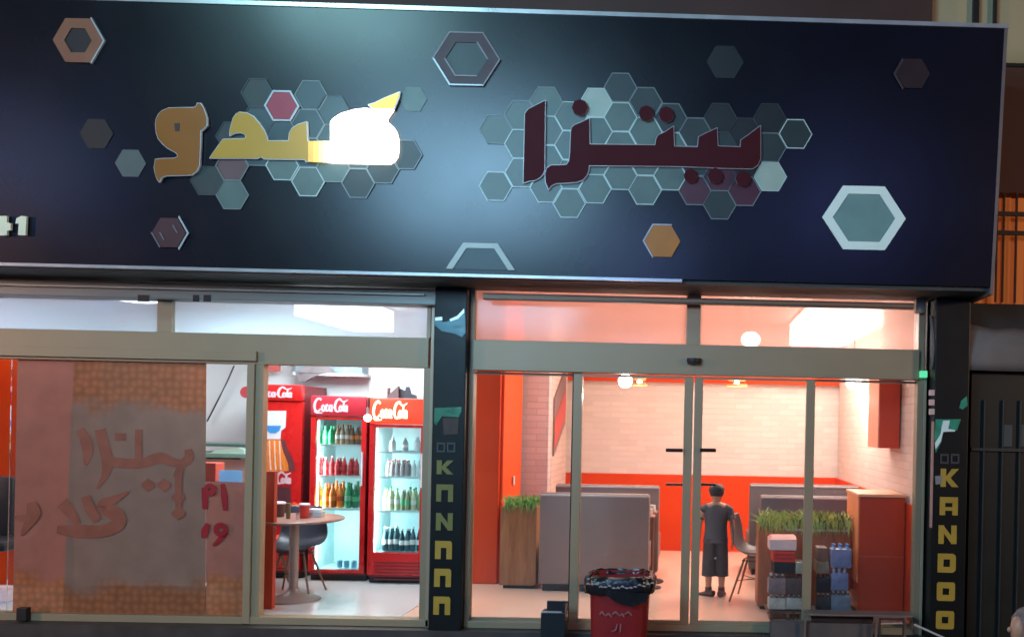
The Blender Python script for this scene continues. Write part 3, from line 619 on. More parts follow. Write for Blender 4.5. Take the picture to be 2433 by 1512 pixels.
letter('script_letter', body, C4, MARL, SIDEM, 'long maroon joined letters of the maroon word')
def dot(cf, cx, cy, r, mt, label):
    letter('script_dot', [(cx + r*math.cos(a), cy + r*1.05*math.sin(a)) for a in [math.pi*2*k/8 for k in range(8)]], cf, mt, SIDEM, label, 0.03)
dot(C4, 742, 310, 52, MARL, 'single maroon dot above the maroon word near its left end')
dot(C4, 1172, 348, 50, MARL, 'left of the pair of maroon dots'); dot(C4, 1302, 355, 50, MARL, 'right of the pair of maroon dots')
DM = HC['k']
dot(C4, 1460, 752, 46, MARL, 'left dot under the maroon word'); dot(C4, 1620, 752, 50, MARL, 'middle dot under the maroon word'); dot(C4, 1800, 770, 50, MARL, 'right dot under the maroon word')
# light thrown by the lit letter on the panel round it
l = bpy.data.lights.new('lit_letter_light', 'POINT'); l.energy = 7; l.color = (.85, .95, 1); l.shadow_soft_size = .10
q = bpy.data.objects.new('lit_letter_light', l); COL.objects.link(q); q.location = SP(850, 330, .20)
# digits
DG = mat('cream_digit', (0.80, 0.78, 0.55), 0.4)
def raw(u, v): return (u, v)
four = [(-8,540),(-8,528),(8,514),(24,514),(24,530),(33,531),(33,548),(24,549),(24,560),(6,560),(6,549),(-8,549)]
one = [(44,532),(46,520),(58,514),(70,515),(68,560),(50,559),(52,532)]
letter('digit', four, raw, DG, DG, 'cream digit four cut off by the picture edge', .02); letter('digit', one, raw, DG, DG, 'cream digit one', .02)

# ------------------------------------------------------------------ pillars with wrapped lettering
def pillar(label, u0, u1, v0, v1, um, Y, Yb, zt):
    x0, x1 = P(u0, um, Y).x, P(u1, um, Y).x
    p = thing('wrapped_pillar', label, 'pillar', ((x0 + x1) / 2, Y, -0.17), 'black wrapped pillars beside the entrance')
    m = MB(); m.box(x0, x1, Y, Yb, -0.172, zt, 0.008); m.build('vinyl_wrap', mat('black_green_vinyl', (0.003, 0.0045, 0.0045), 0.45, 0, 0.4, 2.5, bump=0.6, spec=.3), p)
    return p
OL = mat('gold_letter_paint', (0.42, 0.27, 0.035), 0.45, 0, 0.15, 5); OL2 = mat('olive_letter_paint', (0.17, 0.17, 0.04), 0.5, 0, 0.15, 5)
OUTL = mat('dim_outline_paint', (0.045, 0.05, 0.05), 0.5)
FOIL = mat('peeled_green_foil', (0.05, 0.33, 0.2), 0.3, 0.3, 0.5, 10, bump=0.6); FOILW = mat('pale_foil_and_reflection', (0.75, 0.9, 0.85), 0.3, 0.1, 0.2); TEAL = mat('teal_reflection_film', (0.02, 0.085, 0.10), 0.3, 0.2, 0.4, 5, bump=0.5)
zpt = zb_ - .035
PLY, PRY = -0.16, -0.24
pl = pillar('black wrapped pillar between the two shopfronts, lower letters with their bases worn off', 1031, 1108, 680, 1512, 800, PLY, 0.06, zpt)
pr = pillar('black wrapped pillar at the right end of the shop with peeling green foil above its letters', 2214, 2296, 880, 1512, 1200, PRY, 0.1, zpt)
def glyph(parent, name, quads, u0, v0, u1, v1, Y, mt, lab=None):
    """quads in a unit square (x right, y down)"""
    m = MB(); d = Vector((0, -0.006, 0))
    for q in quads: m.prism([P(u0 + (u1-u0)*x - (y*(v1-v0))*.02, v0 + (v1-v0)*y + x*(u1-u0)*.021, Y - .002) for x, y in q], d)
    o = m.build(name, mt, parent)
    if lab: o['label'] = lab
    return o
K = [[(0,0),(.3,0),(.3,1),(0,1)], [(.3,.42),(.62,0),(1,0),(.55,.5),(1,1),(.62,1),(.3,.62)]]
A_worn = [[(0,.0),(1,.0),(1,.32),(0,.32)], [(0,.32),(.3,.32),(.3,1),(0,1)], [(.7,.32),(1,.32),(1,1),(.7,1)]]
A_full = A_worn + [[(.3,.55),(.7,.55),(.7,.75),(.3,.75)]]
Nn = [[(0,0),(.3,0),(.3,1),(0,1)], [(.7,0),(1,0),(1,1),(.7,1)], [(.3,.05),(.7,.55),(.7,.95),(.3,.45)]]
D_worn = [[(0,0),(.9,0),(1,.1),(1,.38),(0,.38)], [(0,.38),(.34,.38),(.34,1),(0,1)], [(.68,.38),(1,.38),(1,1),(.68,1)]]
O_full = [[(.0,.08),(.08,0),(.92,0),(1,.08),(1,.32),(0,.32)], [(0,.32),(.32,.32),(.32,.68),(0,.68)], [(.68,.32),(1,.32),(1,.68),(.68,.68)], [(0,.68),(1,.68),(1,.92),(.92,1),(.08,1),(0,.92)]]
D_full = [[(0,0),(.85,0),(1,.12),(1,.3),(0,.3)], [(0,.3),(.32,.3),(.32,.7),(0,.7)], [(.68,.3),(1,.3),(1,.7),(.68,.7)], [(0,.7),(1,.7),(1,.88),(.85,1),(0,1)]]
for q, a, v0, v1, mt, lb in ((K, 1038, 1092, 1125, OL2, 'dull olive letter K'), (A_worn, 1037, 1149, 1190, OL2, 'letter A worn to an arch'), (Nn, 1036, 1217, 1258, OL2, 'letter N'), (D_worn, 1034, 1283, 1326, OL, 'letter D worn to an arch'), (D_worn, 1032, 1349, 1392, OL, 'upper letter O worn to an arch'), (D_worn, 1030, 1415, 1458, OL, 'bottom letter O worn to an arch')):
    glyph(pl, 'letter', q, a, v0, a + 40, v1, PLY, mt, lb)
for q, a, v0, v1, lb in ((K, 2234, 1112, 1155, 'letter K'), (A_full, 2232, 1179, 1222, 'letter A'), (Nn, 2229, 1246, 1290, 'letter N'), (D_full, 2227, 1313, 1358, 'letter D'), (O_full, 2225, 1381, 1425, 'upper letter O'), (O_full, 2223, 1449, 1492, 'bottom letter O')):
    glyph(pr, 'letter', q, a, v0, a + 43, v1, PRY, OL, lb)
sq = [[(0,0),(1,0),(1,.18),(0,.18)], [(0,.18),(.18,.18),(.18,.82),(0,.82)], [(.82,.18),(1,.18),(1,.82),(.82,.82)], [(0,.82),(1,.82),(1,1),(0,1)]]
for par, Y, us, v0 in ((pl, PLY, (1038, 1062), 1050), (pr, PRY, (2233, 2258), 1077)):
    for a in us: glyph(par, 'square_mark', sq, a, v0, a + 20, v0 + 23, Y, OUTL)
def foil(parent, pts, Y, mt, name='torn_film'):
    m = MB(); m.prism([P(u, v, Y - .002) for u, v in pts], Vector((0, -.004, 0))); m.build(name, mt, parent)
foil(pl, [(1032,758),(1048,756),(1050,765),(1062,764),(1075,756),(1088,750),(1104,733),(1106,790),(1098,800),(1080,792),(1050,786),(1032,772)], PLY, TEAL)  # torn film; its teal is a reflection put into the colour
foil(pl, [(1034,754),(1050,752),(1051,760),(1034,761)], PLY - .005, FOILW); foil(pl, [(1068,758),(1086,750),(1102,733),(1103,742),(1088,757),(1070,763)], PLY - .005, FOILW)  # bright reflection along the tear, painted as pale slivers
foil(pl, [(1032,968),(1096,966),(1096,976),(1090,990),(1050,988),(1036,1010),(1031,1004)], PLY, mat('dull_green_film', (0.03, 0.16, 0.09), 0.35, 0.2, 0.4, 9, bump=.5))
foil(pl, [(1052,992),(1090,992),(1088,1030),(1054,1032)], PLY, mat('brown_worn_patch', (0.05, 0.03, 0.025), 0.6, 0, 0.5, 12))
foil(pr, [(2222,995),(2282,995),(2272,1022),(2240,1024),(2236,1048),(2222,1075),(2219,1040)], PRY, FOIL)
foil(pr, [(2240,998),(2256,998),(2252,1018),(2268,1020),(2268,1024),(2240,1025),(2234,1048),(2222,1066),(2220,1052),(2234,1030),(2236,1015)], PRY - .005, FOILW)
foil(pr, [(2282,952),(2296,940),(2298,962),(2286,972),(2278,968)], PRY, FOIL)
foil(pr, [(2220,1130),(2238,1128),(2236,1148),(2222,1150)], PRY - .003, mat('grey_smudge', (0.22, 0.22, 0.23), 0.5))
m = MB(); m.uvbox(2212, 1000, 2216.5, 1252, PRY - .012, PRY + .02); m.mi = 1
for v in (925, 948, 970): m.uvbox(2208, v, 2220, v + 14, PRY - .014, PRY + .02, .004)
m.build('edge_strip', [mat('rosy_plastic_strip', (0.42, 0.24, 0.21), 0.45), mat('pale_pink_clip', (0.6, 0.42, 0.4), 0.45)], pr)
m = MB(); m.box(P(2193, 1100, 0).x + .002, P(2214, 1100, PRY).x, -0.02, 0.1, -0.172, 2.8); m.build('dark_return', DARKM, pr)
gl = MB(); gl.uvbox(2187, 880, 2203, 896, -0.13, -0.075, 0.004)
tag(gl.build('indicator_lamp', mat('green_lamp', (0.1, 0.6, 0.3), 0.4, emit=(0.12, 0.75, 0.35), es=0.8)), 'small square green lamp on the frame at the top right corner of the entrance', 'indicator lamp')
br = MB(); br.uvbox(2176, 706, 2198, 742, -0.14, -0.06, 0.006); br.build('rail_bracket', mat('grey_green_bracket', (0.25, 0.26, 0.21), 0.5, .2), rf)

# ------------------------------------------------------------------ neighbouring house, gate, canopy at the right
nb = thing('neighbour_house', 'brown neighbouring house with cream upper panel and barred window glowing orange', 'house', (P(2420, 1400, .3).x, 0.3, -0.17))
XN = 7.0; YN = 0.1
x0 = xe + .004
m = MB(); m.box(x0, P(2432, 0, YN).x + 3, YN, YN + .3, P(2400, 152, YN).z, 7.2); m.build('cream_panel', mat('cream_render', (0.42, 0.34, 0.20), 0.7, 0, 0.08, 2), nb)
m = MB()
for a, b in ((2311, 2324), (2360, 2366)): m.box(P(a, 30, YN - .03).x, P(b, 30, YN - .03).x, YN - .05, YN - .001, P(2400, 152, YN).z, 7.2)
m.build('downpipe', DARKM, nb)
m = MB(); m.box(x0, XN, YN, YN + .3, P(2400, 458, YN).z, P(2400, 152, YN).z - .03); m.mi = 1; m.box(x0, XN, YN - .02, YN + .28, P(2400, 152, YN).z - .03, P(2400, 152, YN).z)
m.build('wall', [mat('brown_render', (0.09, 0.042, 0.033), 0.8, 0, 0.15, 2), DARKM], nb)
m = MB(); m.box(x0, XN, YN, YN + .3, -0.17, P(2400, 722, YN).z); m.build('wall', mat('dark_render', (0.03, 0.03, 0.03), 0.8, 0, .2, 3), nb)
m = MB(); n = 40; zt2, zb2 = P(2400, 458, YN).z, P(2400, 722, YN).z
for i in range(n):
    xa = x0 + (XN - x0) * i / n * .5; xb = x0 + (XN - x0) * (i + 1) / n * .5
    m.mi = i % 2; m.box(xa, xb, YN + .16 + .02 * (i % 2), YN + .2, zb2, zt2)
def curtain(nm, c, s): return mat(nm, (0.5, 0.18, 0.05), 0.8, 0, 0.1, 4, emit=c, es=s)
wn = m.build('window', [curtain('lit_orange_curtain', (1.0, 0.24, 0.05), 0.19), curtain('lit_dark_orange_curtain', (0.8, 0.14, 0.03), 0.10)], nb)
m = MB()
for v in (510, 555): m.box(x0, XN, YN - .04, YN - .01, P(2400, v + 5, YN).z, P(2400, v - 5, YN).z)
for u in (2364, 2380, 2410, 2450): m.box(P(u - 2, 600, YN).x, P(u + 2, 600, YN).x, YN - .035, YN - .015, zb2 + .01, zt2 - .01)
m.build('bars', mat('dark_brown_bars', (0.03, 0.012, 0.008), 0.6), wn)
# canopy: sagging grey tarpaulin
m = MB(); nx = 14; top = []; 
xa, xb = P(2222, 800, -.3).x, P(2222, 800, -.3).x + 2.6
prof = [(-.05, 2.80 - .0), (-.22, 2.76), (-.36, 2.66), (-.42, 2.50), (-.40, 2.36), (-.30, 2.26)]
ztop = P(2260, 742, -.3).z; zbot = P(2330, 880, -.15).z
rows = []
for i in range(nx + 1):
    x = xa + (xb - xa) * i / nx
    sag = -.10 * min(1, (x - xa) / .5) ** 1.5 + .012 * math.sin(i * 2.1)
    rows.append([m.bm.verts.new((x, -.10 - .10 * math.sin(math.pi * min(1, k / 5 * .75)) - .018 * math.sin(i * 1.7 + k) - .012 * math.sin(i * .9 - k * 1.3), (ztop + sag) + (zbot - ztop - sag) * k / 5)) for k in range(6)])
for i in range(nx):
    for k in range(5): m.face([rows[i][k], rows[i+1][k], rows[i+1][k+1], rows[i][k+1]])
cn = m.build('canopy', mat('grey_tarpaulin', (0.15, 0.13, 0.125), 0.7, 0, 0.25, 3, bump=.4), None, True)
sm = cn.modifiers.new('thick', 'SOLIDIFY'); sm.thickness = 0.01
tag(cn, 'sagging grey tarpaulin canopy over the dark gate, right of the shop', 'canopy')
# gate
gt = thing('metal_gate', 'dark green black metal gate with thin upright bars right of the lettered pillar', 'gate', (P(2380, 1450, -.05).x, -0.05, -0.17))
xg0 = P(2297, 1200, -.05).x + .02
m = MB(); m.box(xg0, xg0 + 2.6, -0.04, 0.02, -0.15, P(2380, 884, -.05).z); m.build('sheet_panel', mat('dark_green_sheet', (0.008, 0.011, 0.009), 0.5, 0.2, 0.3, 3), gt)
for u in (2333, 2377, 2418, 2460, 2500):
    x = P(u, 1200, -.05).x; m = MB(); m.box(x - .006, x + .006, -0.065, -0.042, -0.12, P(2380, 950, -.05).z); m.build('bar', mat('grey_gate_bar', (0.035, 0.042, 0.04), 0.45, 0.3), gt)
m = MB(); m.box(xg0 - .0, xg0 + 2.6, -0.075, -0.042, P(2380, 1071, -.05).z, P(2380, 1064, -.05).z); m.build('rail', mat('grey_gate_bar', (0.055,)*3), gt)
for a, b in ((2381, 2404), (2424, 2446)):
    m = MB(); m.uvbox(a, 1008, b, 1060, -.052, -.041); m.build('window_pane', mat('dim_pane', (0.07, 0.08, 0.078), 0.3), gt)

# ------------------------------------------------------------------ left room contents
def lamp(kind, loc, sx, sy, p, col, tgt=None):
    return area(kind, loc, tgt or (loc[0], loc[1], loc[2] - 1), sx, sy, p, col)
# ceiling light of the left room
cl = thing('ceiling_light', 'long white ceiling light panel glaring behind the left transom glass', 'ceiling light', (P(815, 760, 1.2).x, 1.1, 2.85))
xa, xb = P(760, 760, 1.1).x, P(872, 760, 1.1).x
m = MB(); m.box(xa - .03, xb + .03, .5, 1.9, 2.83, 2.849, .004); m.build('housing', WHITEPL, cl)
m = MB(); m.box(xa, xb, .53, 1.87, 2.62, 2.829, .02); m.build('diffuser', mat('lit_cool_diffuser', (1, 1, 1), .5, emit=(0.85, 0.97, 1.0), es=7.0), cl)
lamp('ceiling_lamp_light', (-3.7, 1.2, 2.60), .7, 1.3, 62, (0.80, 0.95, 1.0))
lamp('ceiling_lamp_light', (-6.1, 1.0, 2.80), 1.2, .8, 34, (0.85, 0.9, 1.0))
c2 = thing('ceiling_light', 'round cool ceiling light seen through the transom glass at the far left', 'ceiling light', (P(320, 755, 1.2).x, 1.1, 2.85))
m = MB(); c = (P(325, 755, .9).x, .9, 2.849); m.lathe([(.26, 0), (.26, -.03), (.22, -.055)], (c[0], c[1], c[2]), 24); m.build('housing', WHITEPL, c2, True)
m = MB(); m.lathe([(.21, -.056), (.17, -.085), (.05, -.10)], (c[0], c[1], c[2]), 24); m.build('diffuser', MATS['lit_cool_diffuser'], c2, True)

def stroke_text(mb, strokes, x0, x1, z0, z1, Y, w, d=-0.004):
    for s in strokes:
        pts = [(p[0], p[1]) for p in s]
        f = lambda a, b: Vector((x0 + (x1 - x0) * a / 100., Y, z1 - (z1 - z0) * b / 40.))
        ribbon(mb, [(p[0], p[1], w * (p[2] if len(p) > 2 else 1)) for p in s], w, 0, Vector((0, d, 0)), f)
COLA = [
 [(22,6,1),(15,2,1.2),(7,8,1.4),(3,20,1.6),(6,32,1.3),(14,34,1),(20,28,.8)], [(2,34,.5),(10,38,.9),(26,38,.6)],
 [(30,18,1.1),(25,22,1.3),(25,30,1.3),(30,33,1.1),(33,27,1.2),(32,19,1)],
 [(42,20,1),(38,18,1.2),(36,26,1.3),(38,33,1.1),(43,31,.8)],
 [(52,19,1),(47,20,1.2),(45,28,1.2),(48,33,1),(52,28,1),(53,18,1.1),(53,32,1),(56,33,.7)],
 [(56,25,1),(61,24,1)],
 [(80,4,.6),(74,2,1),(66,8,1.4),(62,20,1.6),(64,31,1.3),(71,34,1),(76,29,.8)], [(74,3,.6),(86,9,.9),(98,4,.5)],
 [(79,19,1.1),(75,23,1.2),(75,30,1.2),(79,33,1),(82,27,1.1),(81,19,1)],
 [(88,8,1),(86,20,1.1),(86,31,1),(89,33,.7)],
 [(96,19,1),(91,21,1.1),(90,29,1.1),(93,33,1),(96,28,1),(97,19,1),(97,32,1),(99,33,.7)]]

def fridge(label, x0, x1, y0, depth, ztop, ghl, gv0, gv1, uvs, header_mat, text_mat, lit=False, glass=True, ta=.06, tb=.68):
    """upright cooler: body, door, glass, header, shelves"""
    th = 0.02
    f = thing('drinks_fridge', label, 'fridge', ((x0 + x1)/2, y0, 0), 'red drinks fridges along the back wall')
    zg0, zg1 = gv0, gv1
    fr = 0.055
    m = MB(); y1 = y0 + depth
    m.box(x0, x0 + .03, y0 + .05, y1, .06, ztop, .006); m.box(x1 - .03, x1, y0 + .05, y1, .06, ztop, .006)
    m.box(x0 + .03, x1 - .03, y1 - .03, y1, .06, ztop); m.box(x0 + .03, x1 - .03, y0 + .05, y1 - .03, ztop - .03, ztop - .001)
    m.box(x0 + .03, x1 - .03, y0 + .05, y1 - .03, .06, zg0 - .03)
    m.build('cabinet', REDD, f)
    m = MB(); m.box(x0, x1, y0 + .08, y1 - .05, 0.0, .058); m.build('plinth', DARKM, f)
    if glass:
        m = MB()
        m.box(x0, x0 + fr, y0, y0 + .049, .09, zg1 + .03, .006); m.box(x1 - fr, x1, y0, y0 + .049, .09, zg1 + .03, .006)
        m.box(x0 + fr, x1 - fr, y0, y0 + .049, .09, zg0, .004); m.box(x0 + fr, x1 - fr, y0, y0 + .049, zg1, zg1 + .03, .004)
        dr = m.build('door', RED, f)
        m = MB(); m.box(x0 + fr, x1 - fr, y0 + .02, y0 + .028, zg0, zg1); m.build('glass', GLASSF, dr)
        m = MB(); m.box(x1 - fr + .015, x1 - fr + .03, y0 - .03, y0 - .002, 1.0, 1.35, .004); m.build('handle', WHITEPL, dr)
        m = MB(); e = .03
        m.box(x0 + e, x0 + e + .012, y0 + .055, y1 - .031, zg0 - .03, ztop - .031); m.box(x1 - e - .012, x1 - e, y0 + .055, y1 - .031, zg0 - .03, ztop - .031)
        m.box(x0 + e + .012, x1 - e - .012, y1 - .045, y1 - .031, zg0 - .03, ztop - .031); m.box(x0 + e + .012, x1 - e - .012, y0 + .055, y1 - .045, zg0 - .029, zg0 - .012)
        m.build('liner', mat('pale_cyan_liner', (0.60, 0.80, 0.82), .5), f)
        m = MB(); m.box(x0 + .043, x0 + .062, y0 + .056, y0 + .075, zg0, zg1 - .01); m.build('light_strip', mat('lit_fridge_strip', (1, 1, 1), .5, emit=(0.9, 1.0, 1.0), es=4.0), f)
        for zs in uvs:
            m = MB(); nb_ = 16
            m.box(x0 + .045, x1 - .045, y0 + .08, y0 + .088, zs - .02, zs, .002); m.box(x0 + .045, x1 - .045, y1 - .07, y1 - .06, zs - .012, zs)
            for k in range(nb_):
                xx = x0 + .05 + (x1 - x0 - .10) * k / (nb_ - 1); m.box(xx - .002, xx + .002, y0 + .088, y1 - .07, zs - .008, zs - .003)
            m.build('shelf', mat('white_wire_shelf', (0.6, 0.68, 0.68), .4), f)
        area('fridge_light', (x0 + .1, y0 + .10, (zg0 + zg1)/2), ((x0+x1)/2 + .05, y1, (zg0+zg1)/2), .04, (zg1 - zg0) * .9, 6.5, (0.75, 1.0, 1.0))
    else:
        m = MB(); m.box(x0, x1, y0, y0 + .049, .09, zg1 + .03, .006); m.build('door', RED, f)
    zh0 = zg1 + .035
    m = MB(); m.box(x0 + .0, x1 - .0, y0 - .02, y0 + .05, zh0, ztop + .005, .02); h = m.build('header', header_mat, f, True)
    zt0 = zh0 + (ztop - zh0) * .12; zt1 = zh0 + (ztop - zh0) * .92
    m = MB(); stroke_text(m, COLA, x0 + (x1 - x0) * ta, x0 + (x1 - x0) * tb, zt0, zt1, y0 - .0215, 4.2); m.build('script_lettering', text_mat, h)
    return f
WTXT = mat('pink_white_script', (0.72, 0.5, 0.55), .5)
LTXT = mat('lit_cream_script', (1, .9, .7), .5, emit=(1.0, 0.78, 0.42), es=1.3)
LHEAD = mat('lit_red_header', (0.8, 0.05, 0.02), .4, emit=(1.0, 0.045, 0.012), es=0.85)
HEADD = mat('dull_red_header', (0.42, 0.02, 0.035), .35)
Y2 = 1.67; Y3 = 1.58
def zat(v, u, Y): return P(u, v, Y).z
f1 = fridge('tall closed red fridge with a printed bottle picture, leftmost behind the round table', P(604, 1100, 1.75).x, P(716, 1100, 1.75).x, 1.75, .60, zat(914, 660, 1.75), 0, .5, zat(952, 660, 1.75) - .035, [], RED, WTXT, glass=False, ta=.0, tb=.80)
z2a, z2b = zat(1352, 800, Y2), zat(996, 800, Y2)
f2 = fridge('red fridge with dim header and orange and green bottles, middle of the three', P(736, 1100, Y2).x, P(869, 1100, Y2).x, Y2, .60, zat(941, 800, Y2), 0, z2a, z2b, [zat(v, 800, Y2) for v in (1055, 1130, 1208)], HEADD, WTXT)
z3a, z3b = zat(1312, 950, Y3), zat(1015, 950, Y3)
f3 = fridge('red fridge with glowing orange header and dark teal bottles, nearest the black pillar', P(876, 1100, Y3).x, P(1011, 1100, Y3).x, Y3, .62, zat(947, 945, Y3), 0, z3a, z3b, [zat(v, 945, Y3) for v in (1072, 1132, 1214)], LHEAD, LTXT, True)
# picture on fridge 1
yy = 1.75 - .004
d1_ = [c for c in f1.children if c.name.startswith('door')][0]
def flat(mb, pts, Y, d=-.003): mb.prism([P(u, v, Y) for u, v in pts], Vector((0, d, 0)))
m = MB(); flat(m, [(618,975),(680,975),(678,1015),(668,1022),(666,1042),(634,1042),(630,1020),(620,1010)], yy); st = m.build('sticker', mat('pale_sticker', (0.62, 0.64, 0.7), .5), d1_)
m = MB(); flat(m, [(632,1010),(668,1010),(664,1022),(655,1028),(642,1028),(634,1022)], yy - .004); m.build('blue_smile', mat('blue_sticker', (0.03, 0.22, 0.55), .5), st)
m = MB(); flat(m, [(636,1043),(666,1043),(672,1070),(684,1100),(686,1118),(618,1118),(618,1092),(630,1065)], yy)
BTD = MB(); flat(BTD, [(646,1043),(676,1043),(684,1066),(698,1096),(702,1118),(640,1118)], yy - .0001, -.001); BTD.build('dark_bottle_shape', mat('deep_brown_print', (0.12, 0.03, 0.035), .4, 0, .3, 14), d1_)
BT = mat('printed_orange_bottles', (0.75, 0.20, 0.03), .4, 0, .5, 30, stretch=(6, 1, .6)); bp_ = m.build('bottle_picture', BT, d1_)
m = MB()
for u in (640, 652, 664):
    m = MB(); ribbon(m, [(u, 1046, 3), (u + 1, 1080, 2), (u + 3, 1115, 4)], 3, yy - .004, Vector((0, -.002, 0))); m.build('glint', mat('picture_glint', (0.8, 0.6, 0.5), .4), bp_)
x0_, x1_ = P(602, 1135, yy).x, P(692, 1135, yy).x
m = MB(); stroke_text(m, COLA, x0_, x1_, P(650, 1152, yy).z, P(650, 1118, yy).z, yy, 5.0); m.build('script_lettering', WTXT, d1_)
m = MB(); flat(m, [(640,1155),(690,1155),(692,1245),(655,1245)], yy); m.build('dark_bottle_picture', mat('dark_brown_print', (0.10, 0.03, 0.04), .4, 0, .4, 12), d1_)
# grilles and lower panel of fridge 3, bottom boxes of fridge 2
d3_ = [c for c in f3.children if c.name.startswith('door')][0]
m = MB()
for k in range(6): m.uvbox(888, 1334 + k * 8, 1004, 1337 + k * 8, Y3 - .004, Y3 - .0005)
m.build('vent_slots', REDD, d3_)

# bottles and cans
def bottle_proto(kind, liquid, cap, label, h, r, can=False):
    m = MB()
    if can:
        m.mi = 0; m.lathe([(r*.85, 0), (r, h*.05), (r, h*.9), (r*.8, h*.98)], (0, 0, 0), 12); m.mi = 1; m.lathe([(r*.8, h*.981), (r*.78, h)], (0, 0, 0), 12)
        return m, [liquid, CHROME]
    m.mi = 0; m.lathe([(r*.8, 0), (r, h*.04), (r, h*.55), (r*.75, h*.70), (r*.38, h*.84), (r*.36, h*.92)], (0, 0, 0), 12)
    m.mi = 1; m.lathe([(r*.42, h*.921), (r*.42, h)], (0, 0, 0), 10)
    m.mi = 2; m.lathe([(r*1.02, h*.28), (r*1.02, h*.48)], (0, 0, 0), 12, False)
    return m, [liquid, cap, label]
def drinks(kind, liquid, cap, lab, h, r, can, label, cat, group, xs, z0, y0, rows=2):
    first = None; rb = random.Random(label); alt = None
    for ry in range(rows):
        for ix, x in enumerate(xs):
            if ry and rb.random() < .3: continue
            p = Vector((x + rb.uniform(-.004, .004), y0 + .14 + ry * (2.15 * r) + rb.uniform(-.006, .01), z0))
            if first is None:
                mb, ms = bottle_proto(kind, liquid, cap, lab, h, r, can); first = mb.build(kind, ms, None, True); first.location = p; o = first
                mb, ms = bottle_proto(kind, mat(liquid.name + '_deep', tuple(c * .55 for c in LQ[liquid.name]), .22, 0, .3, 14), lab, cap, h * .95, r * .96, can); alt = mb.build(kind, ms, None, True); altme = alt.data; bpy.data.objects.remove(alt)
            else:
                o = first.copy(); COL.objects.link(o); o.location = p; o.rotation_euler.z = rb.uniform(0, 6.28); o.scale.z = rb.uniform(.93, 1.04)
                if rb.random() < .3: o.data = altme
            tag(o, label, cat, group)
LQ = {}
def bm_(n, c):
    LQ[n] = c; return mat(n, c, .22, 0, .25, 14, spec=.6)
GRN = bm_('green_bottle', (0.03, 0.34, 0.14)); CLR = bm_('clear_amber_bottle', (0.42, 0.26, 0.16)); REDC = bm_('red_can', (0.6, 0.025, 0.035)); ORG = bm_('orange_soda', (0.85, 0.22, 0.015)); ORD = bm_('dark_orange_soda', (0.55, 0.08, 0.015))
GRP = bm_('grey_pink_can', (0.42, 0.34, 0.34)); YLG = bm_('pale_yellow_bottle', (0.55, 0.58, 0.32)); TLD = bm_('dark_teal_bottle', (0.03, 0.10, 0.12)); WHB = bm_('white_bottle', (0.75, 0.8, 0.75)); BLU = bm_('blue_water_bottle', (0.18, 0.5, 0.68))
CAPW = mat('white_cap', (.75, .75, .72), .4); CAPR = mat('red_cap', (.6, .03, .03), .4); CAPG = mat('green_cap', (.05, .4, .15), .4); CAPO = mat('orange_cap', (.8, .2, .03), .4)
LBW = mat('white_label', (.75, .72, .66), .5); LBR = mat('red_label', (.6, .05, .05), .5); LBG = mat('green_label', (.2, .5, .3), .5)
def xs(u0, u1, n, Y): return [P(u0 + (u1 - u0) * (k + .5) / n, 1100, Y).x for k in range(n)]
s1, s2, s3 = [zat(v, 800, Y2) + .001 for v in (1055, 1130, 1208)]
yd = Y2 + .12
drinks('soda_bottle', GRN, CAPG, GRN, .20, .030, False, 'green bottle at the left of the top shelf in the middle fridge', 'bottle', 'green bottles on the top shelf of the middle fridge', xs(748, 790, 3, yd), s1, Y2)
drinks('soda_bottle', CLR, CAPO, LBW, .20, .026, False, 'clear amber bottle at the right of the top shelf in the middle fridge', 'bottle', 'amber bottles on the top shelf of the middle fridge', xs(794, 852, 5, yd), s1, Y2)
drinks('soda_can', REDC, CAPW, LBR, .20, .029, False, 'red labelled bottle on the second shelf of the middle fridge', 'bottle', 'red bottles on the second shelf of the middle fridge', xs(750, 852, 7, yd), s2, Y2)
drinks('soda_bottle', ORG, CAPO, ORD, .27, .037, False, 'orange soda bottle on the third shelf of the middle fridge', 'bottle', 'orange soda bottles on the third shelf', xs(748, 816, 4, yd), s3, Y2)
drinks('soda_bottle', GRN, CAPG, LBG, .27, .035, False, 'large green bottle beside the orange sodas in the middle fridge', 'bottle', 'green bottles on the third shelf', xs(818, 852, 2, yd), s3, Y2)
drinks('water_bottle', BLU, CAPW, BLU, .08, .028, True, 'small blue tub at the bottom of the middle fridge', 'tub', 'blue tubs at the bottom of the middle fridge', xs(800, 852, 3, yd), z2a + .001, Y2, 1)
t1, t2, t3 = [zat(v, 945, Y3) + .001 for v in (1072, 1132, 1214)]
yd = Y3 + .12
drinks('milk_carton', WHB, CAPW, LBW, .15, .032, False, 'white bottle on the top shelf under the glowing header', 'bottle', 'white bottles on the top shelf of the right fridge', xs(916, 1004, 3, yd), t1, Y3, 1)
drinks('drink_can', GRP, CAPR, GRP, .17, .026, False, 'grey pink bottle on the second shelf of the right fridge', 'bottle', 'grey pink bottles on the second shelf of the right fridge', xs(914, 972, 5, yd), t2, Y3)
drinks('drink_can', WHB, CAPW, WHB, .17, .026, False, 'white bottle right of the grey pink ones in the right fridge', 'bottle', 'white bottles on the second shelf of the right fridge', xs(974, 1000, 2, yd), t2, Y3, 1)
drinks('juice_bottle', YLG, CAPG, LBW, .235, .029, False, 'pale yellow bottle on the third shelf of the right fridge', 'bottle', 'pale yellow bottles on the third shelf', xs(908, 1004, 7, yd), t3, Y3)
drinks('dark_bottle', TLD, CAPW, LBW, .25, .030, False, 'dark teal bottle on the floor of the right fridge', 'bottle', 'dark teal bottles on the bottom of the right fridge', xs(910, 1004, 7, yd), z3a + .001, Y3)

